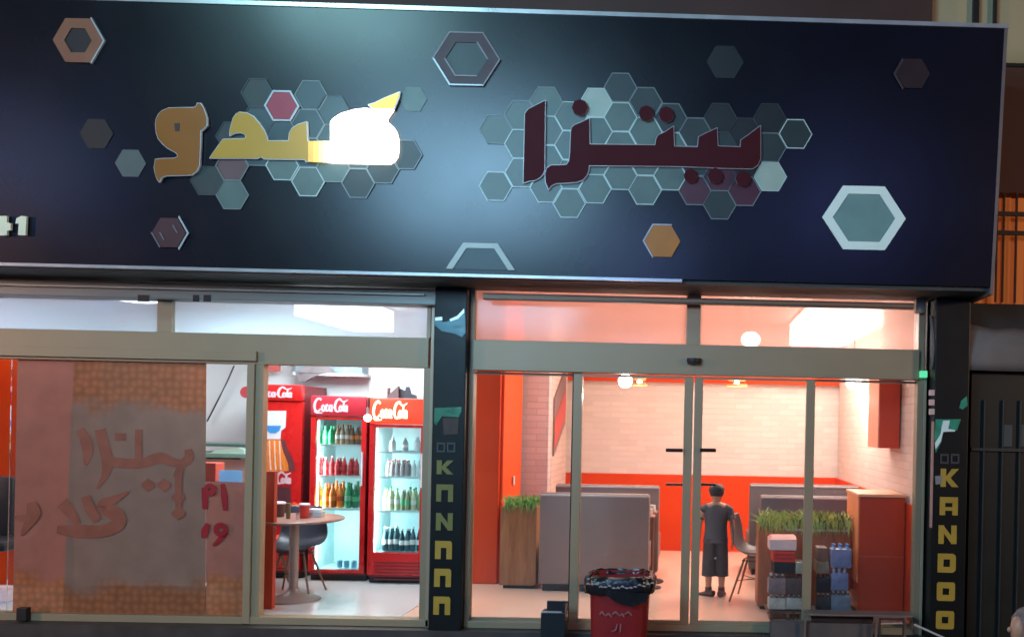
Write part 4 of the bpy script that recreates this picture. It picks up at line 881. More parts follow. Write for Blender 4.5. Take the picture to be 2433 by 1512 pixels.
# things on the back wall and on the fridges
m = MB(); m.uvbox(708, 918, 746, 950, 2.33, 2.399, .005); tag(m.build('wall_box', mat('grey_box', (.42, .45, .47), .5)), 'grey box on the wall between the left and middle fridges', 'wall box')
ac = thing('wall_shelf', 'grey wall shelf with clutter above the fridges under the door header', 'shelf', P(770, 885, 2.2))
m = MB(); m.uvbox(695, 885, 862, 892, 2.15, 2.395, .003); m.build('board', mat('shelf_white', (.6, .66, .68), .5), ac)
m = MB(); m.uvbox(700, 850, 860, 884.5, 2.2, 2.39, .01); m.build('blue_grey_panel', mat('blue_grey_panel', (.20, .27, .31), .5, 0, .4, 7), ac)
m = MB(); flat(m, [(712,905),(705,885),(730,870),(780,868),(800,884),(770,888),(745,896),(728,906)], 2.19, -.04); tag(m.build('folded_paper', mat('grey_brown_paper', (.2, .17, .18), .6, 0, .4, 10)), 'dark grey crumpled paper hanging over the wall shelf', 'paper')
m = MB(); flat(m, [(628,850),(668,850),(666,882),(628,882)], 2.3, -.03); tag(m.build('red_notice', mat('pink_red_paper', (.6, .12, .1), .6)), 'small pink red notice on the wall at the top of the doorway', 'notice')
pk = thing('food_packet', 'grey and brown folded packets standing on the fridge with the glowing header', 'packets', P(955, 944, 1.8))
m = MB(); flat(m, [(918,945),(930,930),(946,916),(947,945)], 1.80, .05); m.build('brown_flap', mat('mauve_brown_card', (.16, .11, .12), .6), pk)
m = MB(); flat(m, [(948,945),(949,922),(962,928),(964,918),(970,918),(974,934),(986,938),(988,946)], 1.83, .05); m.build('dark_flap', mat('blue_black_card', (.06, .07, .09), .5), pk)
m = MB(); m.uvbox(903, 920, 920, 944, 1.9, 2.0); m.build('grey_carton', mat('grey_carton', (.38, .38, .36), .6), pk)
m = MB(); m.tube([P(556, 868, 2.33), P(540, 905, 2.33), P(520, 945, 2.34), P(492, 1000, 2.35)], .008, 6); tag(m.build('wall_cable', DARKM, None, True), 'dark cable running diagonally down the white wall seen through the clear glass', 'cable')
m = MB(); c = P(584, 931, 1.7); m.bm.verts.ensure_lookup_table(); n_ = 20
m.prism([c + Vector((.06 * math.cos(2*math.pi*k/n_), 0, .06 * math.sin(2*math.pi*k/n_))) for k in range(n_)], Vector((0, .03, 0)))
tag(m.build('round_sign', mat('pink_red_disc', (.55, .06, .07), .4)), 'round pink red disc beside the tall fridge, half hidden by the door post', 'sign')
# counter with green shelf seen through the clear glass
kc = thing('serving_counter', 'low serving counter with green glass shelf behind the crimson lettering', 'counter', P(540, 1300, 1.4))
m = MB(); m.box(P(420, 1200, 1.5).x, P(592, 1200, 1.5).x, 1.5, 2.2, 0, zat(1090, 540, 1.5)); m.build('cabinet', mat('dusty_pink_front', (.40, .26, .24), .5), kc)
m = MB(); m.box(P(420, 1200, 1.48).x, P(594, 1200, 1.48).x, 1.45, 2.25, zat(1086, 540, 1.5), zat(1076, 540, 1.5), .004); m.build('glass_shelf', mat('sea_green_shelf', (.16, .30, .26), .3), kc)
m = MB(); m.box(P(420, 1200, 1.6).x, P(594, 1200, 1.6).x, 1.6, 2.1, zat(1060, 540, 1.6), zat(1053, 540, 1.6), .004); m.build('upper_shelf', mat('green_black_shelf', (.06, .13, .11), .3), kc)
m = MB(); flat(m, [(498,1080),(520,1066),(572,1062),(585,1066),(588,1090),(578,1090),(570,1076),(505,1082)], 1.55, -.05); tag(m.build('tray_lid', mat('pale_green_plastic', (.42, .58, .5), .4)), 'pale green plastic tray lid lying on the counter shelf', 'tray')
m = MB(); m.uvbox(520, 1116, 575, 1147, 0.03, 0.033); tag(m.build('paper_note', mat('pale_blue_paper', (.42, .56, .78), .6)), 'small pale blue paper note stuck inside the clear glass', 'note')
m = MB(); m.uvbox(440, 1098, 512, 1143, 0.25, 0.4, .01); tag(m.build('red_box', mat('salmon_red_card', (.75, .12, .08), .5)), 'salmon red box behind the film beside the blue note', 'box')
# red screen panel beside door post
m = MB(); m.uvbox(612, 1118, 649, 1462, 0.30, 0.36, .004); tag(m.build('red_screen', mat('brick_red_panel', (.42, .045, .015), .5, 0, .1, 3)), 'tall narrow brick red panel standing just inside the doorway beside the post', 'panel')

# table, its things and chairs
TW = wood('brown_table_top', (0.34, 0.19, 0.15), (0.24, 0.12, 0.09), 'X', .35)
tx, ty = P(703, 1250, .75).x, .72
ztab = .765
tb = thing('round_table', 'round brown pedestal table just inside the left doorway', 'table', (tx, ty, 0))
m = MB(); m.lathe([(.40, -.03), (.43, -.022), (.435, -.008), (.425, 0)], (tx, ty, ztab), 40); m.build('tabletop', TW, tb, True)
m = MB(); m.lathe([(.04, .1), (.042, .3), (.042, .7), (.055, .734)], (tx, ty, 0), 20); m.build('column', mat('taupe_metal', (.30, .24, .21), .4, .2), tb, True)
m = MB(); m.lathe([(.24, 0), (.24, .015), (.14, .035), (.06, .075), (.045, .105)], (tx, ty, 0), 32); m.build('base', mat('taupe_metal', (.3,)*3), tb, True)
def cup(name, label, cat, u, v, Y, r, h, mt, lidm=None, gr=None):
    p = P(u, v, Y); p.z = ztab + .001
    o = thing(name, label, cat, p, gr); m = MB(); m.lathe([(r*.8, 0), (r*.85, .005), (r, h)], p, 16); m.build('cup', mt, o, True)
    if lidm: m = MB(); m.lathe([(r*1.12, h), (r*1.12, h + .012), (r*.9, h + .02)], p, 16); m.build('lid', lidm, o, True)
    return o
LIDP = mat('pink_white_lid', (.72, .55, .60), .4)
cup('drink_cup', 'dark brown cup with pinkish white lid at the left side of the round table', 'cup', 663, 1250, .75, .05, .12, mat('dark_brown_cup', (.10, .05, .045), .4), LIDP)
cup('drink_cup', 'red cup with pinkish white lid in the middle of the round table', 'cup', 722, 1250, .70, .045, .115, mat('red_cup', (.55, .04, .03), .4), mat('pink_white_lid', (.7,)*3))
cup('salt_shaker', 'small steel shaker beside the red cup', 'shaker', 706, 1252, .55, .016, .06, CHROME)
cup('glass_bottle', 'olive green bottle beside the dark brown cup', 'bottle', 684, 1250, .62, .022, .14, mat('olive_glass', (.16, .15, .09), .3))
nh = thing('napkin_box', 'low clear box of napkins at the right of the round table', 'napkin box', (tx + .12, ty + .08, ztab))
m = MB(); m.box(tx + .09, tx + .22, ty + .05, ty + .15, ztab + .001, ztab + .05, .004); m.build('holder', mat('clear_grey_plastic', (.5, .55, .56), .2), nh)
m = MB(); m.box(tx + .10, tx + .21, ty + .06, ty + .14, ztab + .051, ztab + .075, .008); m.build('napkins', WHITEPL, nh)

def shell_chair(name, label, x, y, rot, mt, legm, group=None, seatz=.44):
    o = thing(name, label, 'chair', (x, y, 0), group)
    Rm = Matrix.Translation((x, y, 0)) @ Matrix.Rotation(rot, 4, 'Z')
    # seat shell as grid: s across, t from front lip to back top
    m = MB(); path = [(-.22, -.03), (-.18, .0), (-.08, -.01), (.04, -.01), (.13, .01), (.19, .08), (.225, .18), (.25, .30), (.265, .38)]
    wid = [.20, .225, .235, .235, .235, .235, .225, .20, .15]
    g = []
    for (py, pz), w in zip(path, wid):
        row = []
        for k in range(9):
            s = -1 + k / 4.; lift = .05 * abs(s) ** 2.2 * (1 if pz < .1 else .4); fwd = -.05 * abs(s) ** 2 * (1 if pz > .1 else 0)
            row.append(m.bm.verts.new(Rm @ Vector((s * w, py + fwd, seatz + pz + lift))))
        g.append(row)
    for i in range(len(g) - 1):
        for k in range(8): m.face([g[i][k], g[i][k+1], g[i+1][k+1], g[i+1][k]])
    sh = m.build('seat_shell', mt, o, True); md = sh.modifiers.new('t', 'SOLIDIFY'); md.thickness = .012; sb = sh.modifiers.new('s', 'SUBSURF'); sb.levels = sb.render_levels = 1
    for sx, sy in ((-1, -1), (1, -1), (-1, 1), (1, 1)):
        m = MB(); m.tube([Rm @ Vector((sx*.10, sy*.09, seatz - .03)), Rm @ Vector((sx*.21, sy*.21, .0))], .013, 8, .009); m.build('leg', legm, o, True)
    m = MB(); m.tube([Rm @ Vector((-.16, -.15, .2)), Rm @ Vector((.16, .15, .2))], .004, 5); m.tube([Rm @ Vector((.16, -.15, .2)), Rm @ Vector((-.16, .15, .2))], .004, 5)
    m.tube([Rm @ Vector((-.12, -.11, seatz - .05)), Rm @ Vector((.12, -.11, seatz - .05)), Rm @ Vector((.12, .11, seatz - .05)), Rm @ Vector((-.12, .11, seatz - .05)), Rm @ Vector((-.12, -.11, seatz - .05))], .005, 5)
    m.build('brace', DARKM, o)
    return o
CHG = mat('blue_grey_shell', (.055, .062, .085), .35); CHO = mat('orange_red_shell', (.75, .06, .01), .35); LEGW = mat('brown_wood_leg', (.22, .11, .06), .5)
shell_chair('shell_chair', 'blue grey shell chair with thin wooden legs behind the round table', P(712, 1330, 1.08).x, 1.0, R(2), CHG, LEGW)
shell_chair('shell_chair', 'orange red shell chair half hidden left of the round table', P(640, 1300, 1.3).x, 1.28, R(-60), CHO, LEGW)
# far left: dark chair back, cartons
ch = thing('padded_chair', 'black rounded chair back at the far left edge in front of the orange wall', 'chair', (P(-20, 1400, .6).x, .6, 0))
m = MB(); m.uvbox(-90, 1130, 29, 1272, .5, .6, .05); m.build('backrest', BLACKP, ch, True)
m = MB(); m.uvbox(-90, 1285, 10, 1310, .1, .6, .03); m.build('seat', BLACKP, ch, True)
for sx in (-80, -8):
    for sy in (.14, .56): m = MB(); m.tube([P(sx, 1310, sy), Vector((P(sx, 1310, sy).x, sy, 0))], .012, 6); m.build('leg', DARKM, ch, True)
m = MB(); xq = P(44, 1200, .25).x; m.box(xq - 1.2, xq - .03, 1.2, 1.25, z(1405, 20, 1.2), z(835, 20, 1.2)); m.box(xq-.0001-.03, xq, 1.19, 1.26, z(1405, 20, 1.2), z(835, 20, 1.2))
ow_ = m.build('orange_screen', ORANGE, None); tag(ow_, 'tall bright orange panel at the far left edge of the picture', 'panel')
for i, (v0, v1, c, lb) in enumerate(((1402, 1428, (.72, .55, .58), 'pinkish white carton, upper of the two at the far left edge'), (1429, 1452, (.55, .58, .74), 'pale lilac carton, lower of the two at the far left edge'))):
    m = MB(); m.uvbox(-60, v0, 18 - i, v1, .35, .6, .006); tag(m.build('carton', mat('carton_%s' % ('pink', 'lilac')[i], c, .6, 0, .2, 10)), lb, 'carton', 'cartons at the far left edge')
m = MB(); m.uvbox(38, 1443, 62, 1474, -.12, -.065, .006); m.mi = 0; tag(m.build('door_stop', DARKM), 'small dark block at the foot of the film covered glass', 'door stop')
# lamp reflection before the fridges, built as a glowing ball on an added cord
pb = thing('reflected_lamp_ball', 'lamp reflection before the fridges shaped as a glowing ball on a thin cord', 'lamp', P(873, 992, .9))
c = P(873, 992, .9); m = MB(); m.ball(c, .034); m.build('bulb', mat('lit_reflection_ball', (1, 1, 1), .4, emit=(1.0, 0.98, 0.95), es=9), pb, True)  # glowing ball stands in for the lamp reflection
m = MB(); m.tube([c + Vector((0, 0, .035)), c + Vector((0, 0, .10))], .012, 8); m.tube([c + Vector((0, 0, .1)), Vector((c.x, c.y, 2.85))], .0025, 5); m.build('cord', mat('added_grey_cord', (.5, .5, .5), .5), pb)  # cord added for the reflection ball

# ------------------------------------------------------------------ right room contents
def globe(label, u, v, Y, r, es, col, p):
    c = P(u, v, Y); o = thing('globe_lamp', label, 'lamp', (c.x, c.y, 3.05), 'white globe pendants')
    m = MB(); m.ball(c, r, seg=20); m.build('globe', mat('lit_globe', (1, 1, 1), .4, emit=(1.0, 0.97, 0.95), es=es), o, True)
    m = MB(); m.tube([c + Vector((0, 0, r)), Vector((c.x, c.y, 3.05))], .006, 6); m.build('stem', DARKM, o)
    l = bpy.data.lights.new('globe_light', 'POINT'); l.energy = p; l.color = col; l.shadow_soft_size = r * 1.1
    q = bpy.data.objects.new('globe_light', l); COL.objects.link(q); q.location = c - Vector((0, 0, r * 2.2))
globe('glowing white globe pendant left of the sliding door stiles', 1485, 904, 2.2, .078, 9, (1, .93, .88), 22)
globe('glowing white globe pendant near the orange upper cabinet', 2028, 906, 2.2, .088, 9, (1, .93, .88), 24)
def ringlamp(label, u, v, Y, w):
    c = P(u, v, Y); o = thing('ring_lamp', label, 'lamp', (c.x, c.y, 3.05), 'wooden ring pendants')
    m = MB(); m.lathe([(w, -.045), (w, -.02), (w*.92, -.02), (w*.92, -.045)], c, 28, False); m.build('lower_ring', WOODL, o, True)
    m = MB(); m.lathe([(w*.8, .02), (w*.8, .05), (w*.72, .05), (w*.72, .02)], c, 28, False); m.build('upper_ring', WOODL, o, True)
    m = MB(); m.ball(c + Vector((0, 0, .0)), .03); m.build('bulb', mat('lit_warm_bulb', (1, 1, 1), .4, emit=(1.0, 0.75, 0.4), es=12), o, True)
    m = MB(); m.tube([c + Vector((0, 0, .03)), Vector((c.x, c.y, 3.05))], .005, 6)
    for a in range(3): m.tube([c + Vector((w*.9*math.cos(a*2.1), w*.9*math.sin(a*2.1), -.03)), c + Vector((w*.74*math.cos(a*2.1), w*.74*math.sin(a*2.1), .03)), c + Vector((0, 0, .15))], .003, 4)
    m.build('cord', DARKM, o)
    l = bpy.data.lights.new('ring_lamp_light', 'POINT'); l.energy = 12; l.color = (1, .6, .32); l.shadow_soft_size = .05
    q = bpy.data.objects.new('ring_lamp_light', l); COL.objects.link(q); q.location = c - Vector((0, 0, .1))
ringlamp('small wooden ring pendant beside the left globe', 1519, 906, 3.0, .10)
ringlamp('small wooden ring pendant above the boy', 1750, 908, 3.0, .13)
cr_ = thing('ceiling_light', 'large warm white ceiling light glaring through the right transom glass', 'ceiling light', (P(2010, 790, 2.6).x, 2.8, 3.05))
xa, xb = P(1905, 780, 2.6).x, min(1.96, P(2110, 780, 2.6).x)
m = MB(); m.box(xa - .03, xb + .02, 1.6, 3.9, 3.02, 3.049, .004); m.build('housing', WHITEPL, cr_)
m = MB(); m.box(xa, xb, 1.63, 3.87, 2.76, 3.019, .02); m.build('diffuser', mat('lit_warm_diffuser', (1, 1, 1), .5, emit=(1.0, 0.93, 0.85), es=6.0), cr_)
lamp('ceiling_lamp_light', (1.3, 2.4, 2.74), 1.0, 1.8, 54, (1, .85, .76))
lamp('ceiling_lamp_light', (-.6, 2.2, 3.0), 1.2, 1.6, 36, (1, .83, .75))
pc = thing('transom_pendant', 'glowing pendant with dark cord showing in the transom glass above the boy', 'lamp', P(1782, 800, 1.6))
c = P(1783, 806, 1.6); m = MB(); m.ball(c, .10, sz=.8); m.build('globe', MATS['lit_globe'], pc, True)
m = MB(); m.tube([c + Vector((0, 0, .08)), Vector((c.x, c.y, 3.05))], .006, 6); m.build('cord', DARKM, pc)
m = MB(); m.lathe([(.035, 0), (.02, .04), (.006, .08)], c + Vector((0, 0, -.115)), 12); m.build('finial', DARKM, pc, True)
l = bpy.data.lights.new('pendant_light', 'POINT'); l.energy = 10; l.color = (1, .85, .7); l.shadow_soft_size = .1
q = bpy.data.objects.new('pendant_light', l); COL.objects.link(q); q.location = c + Vector((0, 0, .2))

# framed banner on left brick wall
xq = xw + .006
bn = thing('wall_banner', 'slanted red and grey banner on the white brick wall behind the left door stile', 'banner', (xq, 3.3, 1.6))
pv = lambda y, zz: Vector((xq, y, zz))
def wallp(u, v):      # point of the wall plane x = xq seen at u, v
    d = ray(u, v); t = (xq - CAM.x) / d.x; return CAM + d * t
q = [wallp(1324, 1080), wallp(1324, 948), wallp(1358, 880), wallp(1358, 1010)]
q = [pv(3.06, q[0].z), pv(3.06, q[1].z), pv(3.95, wallp(1358, 880).z), pv(3.95, wallp(1358, 1006).z)]
m = MB(); m.prism(q, Vector((.02, 0, 0))); m.build('board', mat('grey_rose_board', (.20, .12, .12), .5), bn)
m = MB(); qq = [a.lerp(b, t_) for a, b, t_ in ((q[0], q[1], .12), (q[0], q[1], .62), (q[3], q[2], .62), (q[3], q[2], .12))]
m.prism([p + Vector((.021, 0, 0)) for p in qq], Vector((.004, 0, 0))); m.build('red_stripe', mat('banner_red', (.5, .06, .05), .5, 0, .3, 9), bn)

# booths
def booth(label, x0, x1, y, h, mt, back_to_camera=True, group='upholstered booth benches'):
    o = thing('booth_bench', label, 'bench', ((x0+x1)/2, y, 0), group)
    m = MB(); m.box(x0, x1, y, y + .12, .07, h, .03); m.build('backrest', mt, o, True)
    m = MB(); m.box(x0 + .01, x1 - .01, y - .006, y + .126, h - .035, h - .012, .01); m.build('piping', PIPING, o, True)
    m = MB(); m.box(x0, x1, y + .121, y + .60, .18, .46, .03); m.build('seat', mt, o, True)
    m = MB(); m.box(x0 + .04, x1 - .04, y + .03, y + .55, 0, .07); m.build('plinth', DARKM, o)
    return o
x0b = P(1279, 1300, 1.33).x; x1b = P(1541, 1300, 1.33).x
booth('grey brown booth back facing the glass, front one on the left', x0b, x1b, 1.33, zat(1171, 1400, 1.33), GREYB)
booth('grey brown booth back, second one behind on the left', P(1318, 1200, 2.14).x, P(1566, 1200, 2.14).x, 2.14, zat(1151, 1440, 2.14), GREYB)
booth('dark grey brown booth back, rear one on the right side', P(1780, 1200, 2.5).x, 1.96, 2.5, zat(1150, 1900, 2.5), GREYB2)
booth('dark booth back with pale top edge, right behind the long grass planter', P(1806, 1200, 1.75).x, 1.96, 1.75, zat(1177, 1900, 1.75), GREYB2)
m = MB(); m.box(P(1416, 1356, 1.33).x, P(1530, 1356, 1.33).x, 1.315, 1.329, zat(1358, 1470, 1.33), zat(1354, 1470, 1.33)); o = m.build('kick_slit', DARKM, bpy.data.objects['booth_bench'])
def btable(label, x, y, w=.28, L=1.0):
    o = thing('booth_table', label, 'table', (x, y, 0), 'narrow tables between the booths')
    m = MB(); m.box(x - L, x, y - w, y + w, .735, .765, .02); m.build('tabletop', mat('rosy_brown_top', (.36, .2, .16), .25), o, True)
    m = MB(); m.tube([(x - .12, y, .74), (x - .12, y, .03)], .025, 10); m.build('column', CHROME, o, True)
    m = MB(); m.lathe([(.2, 0), (.2, .012), (.05, .035)], (x - .12, y, 0), 20); m.build('foot', DARKM, o, True)
    return o
btable('table end with rounded corner beside the left booths near the aisle', P(1562, 1200, 1.95).x, 1.98, .14, .9)
btable('table end between the right booths behind the grass planter', 1.9, 2.40, .06, 1.1)
for i, (u, v, Y) in enumerate(((1550, 1205, 1.9), (1542, 1223, 1.6))):  # white cup shapes built for the glare on the table edges
    m = MB(); c = P(u, v, Y); c.z = .767 if i == 0 else c.z; m.lathe([(.03, 0), (.035, .02), (.03, .07)], c, 12)
    if i == 0: c0 = c
    o = m.build('table_glare_piece', mat('white_table_glare', (.85, .8, .78), .2), None, True); tag(o, ('white glare on the table end behind the left booth, built as a cup shape', 'white glare on the ledge at the end of the front left booth, built as a cup shape')[i], 'cup')
# end table carrying the second glare piece
sd = thing('booth_end_table', 'small rosy ledge table at the aisle end of the front left booth', 'table', (P(1545, 1240, 1.6).x, 1.62, 0))
zc = P(1542, 1223, 1.6).z; m = MB(); m.box(P(1528, 1240, 1.6).x, P(1556, 1240, 1.6).x, 1.5, 1.74, zc - .025, zc - .001, .01); m.build('tabletop', MATS['rosy_brown_top'], sd, True)
xx = P(1549, 1300, 1.6).x; m = MB(); m.tube([(xx, 1.62, zc - .026), (xx, 1.62, .03)], .016, 8); m.build('column', mat('rose_metal', (.3, .14, .1), .4, .4), sd, True)
m = MB(); m.lathe([(.10, 0), (.10, .012), (.03, .03)], (xx, 1.62, 0), 16); m.build('foot', DARKM, sd, True)

# planters with artificial grass
GR1 = mat('bright_grass', (.16, .42, .06), .6, 0, .3, 20); GR2 = mat('yellow_green_grass', (.38, .42, .08), .6, 0, .3, 20)
def grass(name, parent, x0, x1, y0, y1, z0, h, n, mt, droop=.0):
    m = MB(); rnd = random.Random(len(name) + n)
    for i in range(n):
        x = rnd.uniform(x0, x1); y = rnd.uniform(y0, y1); a = rnd.uniform(0, 6.28); hh = h * rnd.uniform(.25, 1.0); ln = rnd.uniform(.3, 1.1) * h
        if rnd.random() < droop: y = y0 - .005; zt = z0 - hh * .8; tip = Vector((x + ln * .4 * math.cos(a), y0 - .03, zt)); midz = z0 + hh * .4; mid = Vector((x, y0 - .02, midz))
        else: tip = Vector((x + ln * math.cos(a), y + ln * .6 * math.sin(a), z0 + hh)); mid = Vector((x + ln * .3 * math.cos(a), y + ln * .2 * math.sin(a), z0 + hh * .65))
        w = .0075; b = Vector((x, y, z0 - .01)); s = Vector((w * math.sin(a + .5), w * math.cos(a + .5), 0)) if abs(math.sin(a+.5)) > .4 else Vector((w, 0, 0))
        m.mi = rnd.choice((0, 0, 0, 1, 1, 2))
        v = [m.bm.verts.new(p) for p in (b - s, b + s, mid + s, mid - s, tip)]
        m.face([v[0], v[1], v[2], v[3]]); m.face([v[3], v[2], v[4]])
    return m.build(name, [mt, mat(mt.name + '_light', (.42, .50, .16), .6, 0, .3, 20), mat(mt.name + '_dark', (.05, .12, .03), .6, 0, .3, 20)], parent, False, False)
p1 = thing('planter', 'tall oak planter with bright green grass beside the orange column', 'planter', (P(1232, 1400, 1.44).x, 1.6, 0), 'oak planters with artificial grass')
px0, px1 = P(1188, 1300, 1.44).x, P(1273, 1300, 1.44).x; zt1 = zat(1203, 1230, 1.44)
m = MB(); m.box(px0, px1, 1.44, 1.80, .035, zt1, .004); m.build('box', OAK, p1)
m = MB(); m.box(px0 + .03, px1 - .03, 1.47, 1.77, 0, .035); m.build('plinth', DARKM, p1)
grass('grass', p1, px0 + .03, px1 - .01, 1.46, 1.78, zt1, .12, 330, GR1, .12)
p2 = thing('planter', 'long oak planter with yellow green grass behind the stacked drink packs', 'planter', (P(1910, 1400, .55).x, .7, 0), 'oak planters with artificial grass')
qx0, qx1 = P(1801, 1300, .62).x, P(2019, 1300, .62).x; zt2_ = zat(1247, 1910, .62)
m = MB(); m.box(qx0, qx1, .62, .92, .035, zt2_, .004); m.build('box', wood('red_oak_veneer', (.42, .14, .06), (.30, .085, .035)), p2)
m = MB(); m.box(qx0 + .03, qx1 - .03, .65, .89, 0, .035); m.build('plinth', DARKM, p2)
m = MB(); m.uvbox(1868, 1256, 2016, 1261, .596, .618); m.build('shelf_edge', PIPING, p2)
grass('grass', p2, qx0, qx1, .62, .90, zt2_, .15, 620, GR2, .35)

# orange service counter and upper cabinet at the right
oc = thing('orange_counter', 'tall orange red counter at the right edge of the entrance with pale top', 'counter', (1.75, .6, 0))
cx0 = P(2040, 1300, .42).x
m = MB(); m.box(cx0, 1.97, .42, 1.0, .04, zat(1180, 2100, .42), .004); m.build('body', mat('brown_orange_laminate', (.52, .05, .010), .35, 0, .08, 3), oc)
m = MB(); m.box(cx0 - .02, 1.975, .40, 1.02, zat(1180, 2100, .42) + .001, zat(1176, 2100, .42) + .012, .004); m.build('worktop', mat('peach_top', (.85, .42, .22), .4), oc)
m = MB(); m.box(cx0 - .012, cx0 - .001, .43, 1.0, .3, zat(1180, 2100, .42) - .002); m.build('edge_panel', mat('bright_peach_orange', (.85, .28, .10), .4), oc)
m = MB(); m.box(cx0, 1.97, .417, .4195, zat(1322, 2100, .42), zat(1320, 2100, .42)); m.build('panel_seam', mat('seam_orange', (.6, .12, .05), .5), oc)
m = MB(); m.box(cx0 + .02, 1.97, .46, .98, 0, .04); m.build('plinth', DARKM, oc)
uc = thing('wall_cabinet', 'orange red wall cabinet hanging high at the right with a lighter left side', 'cabinet', (1.9, .9, 1.5))
ux0 = P(2090, 980, .75).x
m = MB(); m.box(ux0, 1.985, .75, 1.25, zat(1064, 2110, .75), zat(890, 2110, .75), .004); m.build('body', ORANGE_D, uc)
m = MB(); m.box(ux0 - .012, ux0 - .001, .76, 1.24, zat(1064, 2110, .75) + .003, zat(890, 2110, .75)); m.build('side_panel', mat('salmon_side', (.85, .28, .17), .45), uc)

# stacked goods behind the right door glass
def packm(n, c): return mat(n, c, .3, 0, .35, 18)
def drink_pack(label, u0, v0, u1, v1, Y, body, cap, wrap=None, nb_=4, dep=.2, grp='shrink wrapped drink packs behind the glass'):
    x0, x1 = P(u0, (v0+v1)/2, Y).x, P(u1, (v0+v1)/2, Y).x; zt, z0 = P((u0+u1)/2, v0, Y).z, P((u0+u1)/2, v1, Y).z
    o = thing('drink_pack', label, 'drink pack', ((x0+x1)/2, Y, z0), grp)
    m = MB(); mc = MB(); r = (x1 - x0) / nb_ / 2; h = zt - z0
    for k in range(nb_):
        for j in range(2):
            c = (x0 + r * (2*k + 1), Y + r + j * 2 * r, z0)
            m.lathe([(r*.8, 0), (r*.97, h*.05), (r*.97, h*.55), (r*.8, h*.7), (r*.4, h*.86), (r*.38, h*.9)], c, 10); mc.lathe([(r*.45, h*.9), (r*.45, h*.99)], c, 8)
    m.build('bottles', body, o, True); mc.build('caps', cap, o)
    if wrap:
        m = MB(); e = .004; m.box(x0 - e, x1 + e, Y - e, Y + 4*r + e, z0 + .002, z0 + h * .80, .012); m.build('label_wrap', wrap, o, True)
    return o
CO = packm('dark_cola', (.05, .03, .028)); CW = mat('grey_white_cap', (.5, .48, .44), .4); BLW = packm('lilac_blue_wrap', (.22, .24, .40)); GW = packm('grey_green_label', (.30, .31, .25)); GP = packm('grey_pink_wrap', (.24, .17, .17))
Yg = .22
bottoms = None
drink_pack('pack of dark bottles with pale labels, bottom of the left stack behind the glass', 1826, 1412, 1866, 1447, Yg, CO, CW, packm('pale_grey_label', (.5, .48, .42)), 3)
drink_pack('pack of dark bottles with pale labels, bottom of the left stack beside the door stile', 1868, 1412, 1904, 1447, Yg, CO, CW, MATS['pale_grey_label'], 3)
drink_pack('grey pink wrapped pack of cola, middle of the left stack', 1826, 1362, 1866, 1411, Yg, CO, CW, GP, 3)
drink_pack('dark wrapped pack of cola, middle of the left stack beside the door stile', 1868, 1362, 1904, 1411, Yg, CO, MATS['dark_cola'], packm('brown_wrap', (.11, .07, .065)), 3)
m = MB(); m.uvbox(1838, 1335, 1886, 1361, Yg, Yg + .25, .006); tag(m.build('black_crate', BLACKP), 'black crate under the red crate in the left stack', 'crate')
rc = thing('red_crate', 'bright red crate in the left stack under the white box', 'crate', P(1860, 1334, Yg))
m = MB(); m.uvbox(1836, 1308, 1888, 1334, Yg, Yg + .25, .006); m.build('crate_body', mat('bright_red_plastic', (.65, .04, .02), .4), rc)
m = MB()
for v in (1315, 1324): m.uvbox(1840, v, 1884, v + 3, Yg - .003, Yg - .0005)
m.build('slots', mat('dark_red_slots', (.25, .02, .015), .5), rc)
wb = thing('white_carton', 'white carton with pink edges on top of the left stack', 'carton', P(1860, 1306, Yg))
m = MB(); m.uvbox(1828, 1282, 1892, 1306, Yg, Yg + .22, .004); m.build('box', mat('pinkish_white_card', (.72, .52, .50), .5, 0, .1, 8), wb)
m = MB(); m.hexa([P(1828, 1281, Yg), P(1892, 1281, Yg), P(1890, 1273, Yg + .05), P(1834, 1273, Yg + .05)], [P(1828, 1281, Yg) + Vector((0, .22, 0)), P(1892, 1281, Yg) + Vector((0, .22, 0)), P(1890, 1273, Yg + .05) + Vector((0, .16, 0)), P(1834, 1273, Yg + .05) + Vector((0, .16, 0))]); m.build('lid', mat('rose_card', (.62, .26, .24), .5), wb)
m = MB(); m.uvbox(1890, 1335, 1910, 1361, Yg, Yg + .2, .004); tag(m.build('grey_green_carton', packm('grey_green_card', (.30, .32, .26))), 'small grey green carton beside the black crate', 'carton')
drink_pack('dark cola pack standing just right of the door stile, bottom row', 1940, 1408, 1972, 1450, Yg, CO, CW, packm('charcoal_wrap', (.06, .06, .065)), 3)
drink_pack('dark cola pack just right of the door stile, second row', 1940, 1362, 1972, 1407, Yg, CO, MATS['dark_cola'], packm('black_wrap', (.035, .03, .032)), 3)
m = MB(); m.uvbox(1940, 1333, 1968, 1361, Yg, Yg + .2, .004); tag(m.build('olive_carton', packm('olive_grey_card', (.26, .24, .18))), 'olive grey carton on the dark cola packs right of the door stile', 'carton')
m = MB(); m.uvbox(1941, 1300, 1966, 1332, Yg + .02, Yg + .2, .01); tag(m.build('brown_bag', mat('crumpled_brown_paper', (.20, .13, .10), .7, 0, .5, 12, bump=1)), 'crumpled brown paper bag on the olive carton', 'bag')
WB = packm('blue_water', (.30, .36, .55)); CB = mat('blue_cap', (.06, .22, .5), .4)
drink_pack('lilac blue water pack, top of the stack beside the orange counter', 1974, 1292, 2022, 1348, Yg, WB, CB, BLW, 3)
drink_pack('lilac blue water pack, second in the stack beside the orange counter', 1975, 1349, 2014, 1402, Yg, WB, CW, BLW, 3)
drink_pack('grey blue bottle pack, bottom of the stack beside the orange counter', 1975, 1403, 2020, 1452, Yg, packm('grey_blue_bottle', (.10, .12, .17)), CW, packm('grey_blue_label', (.24, .27, .33)), 4)
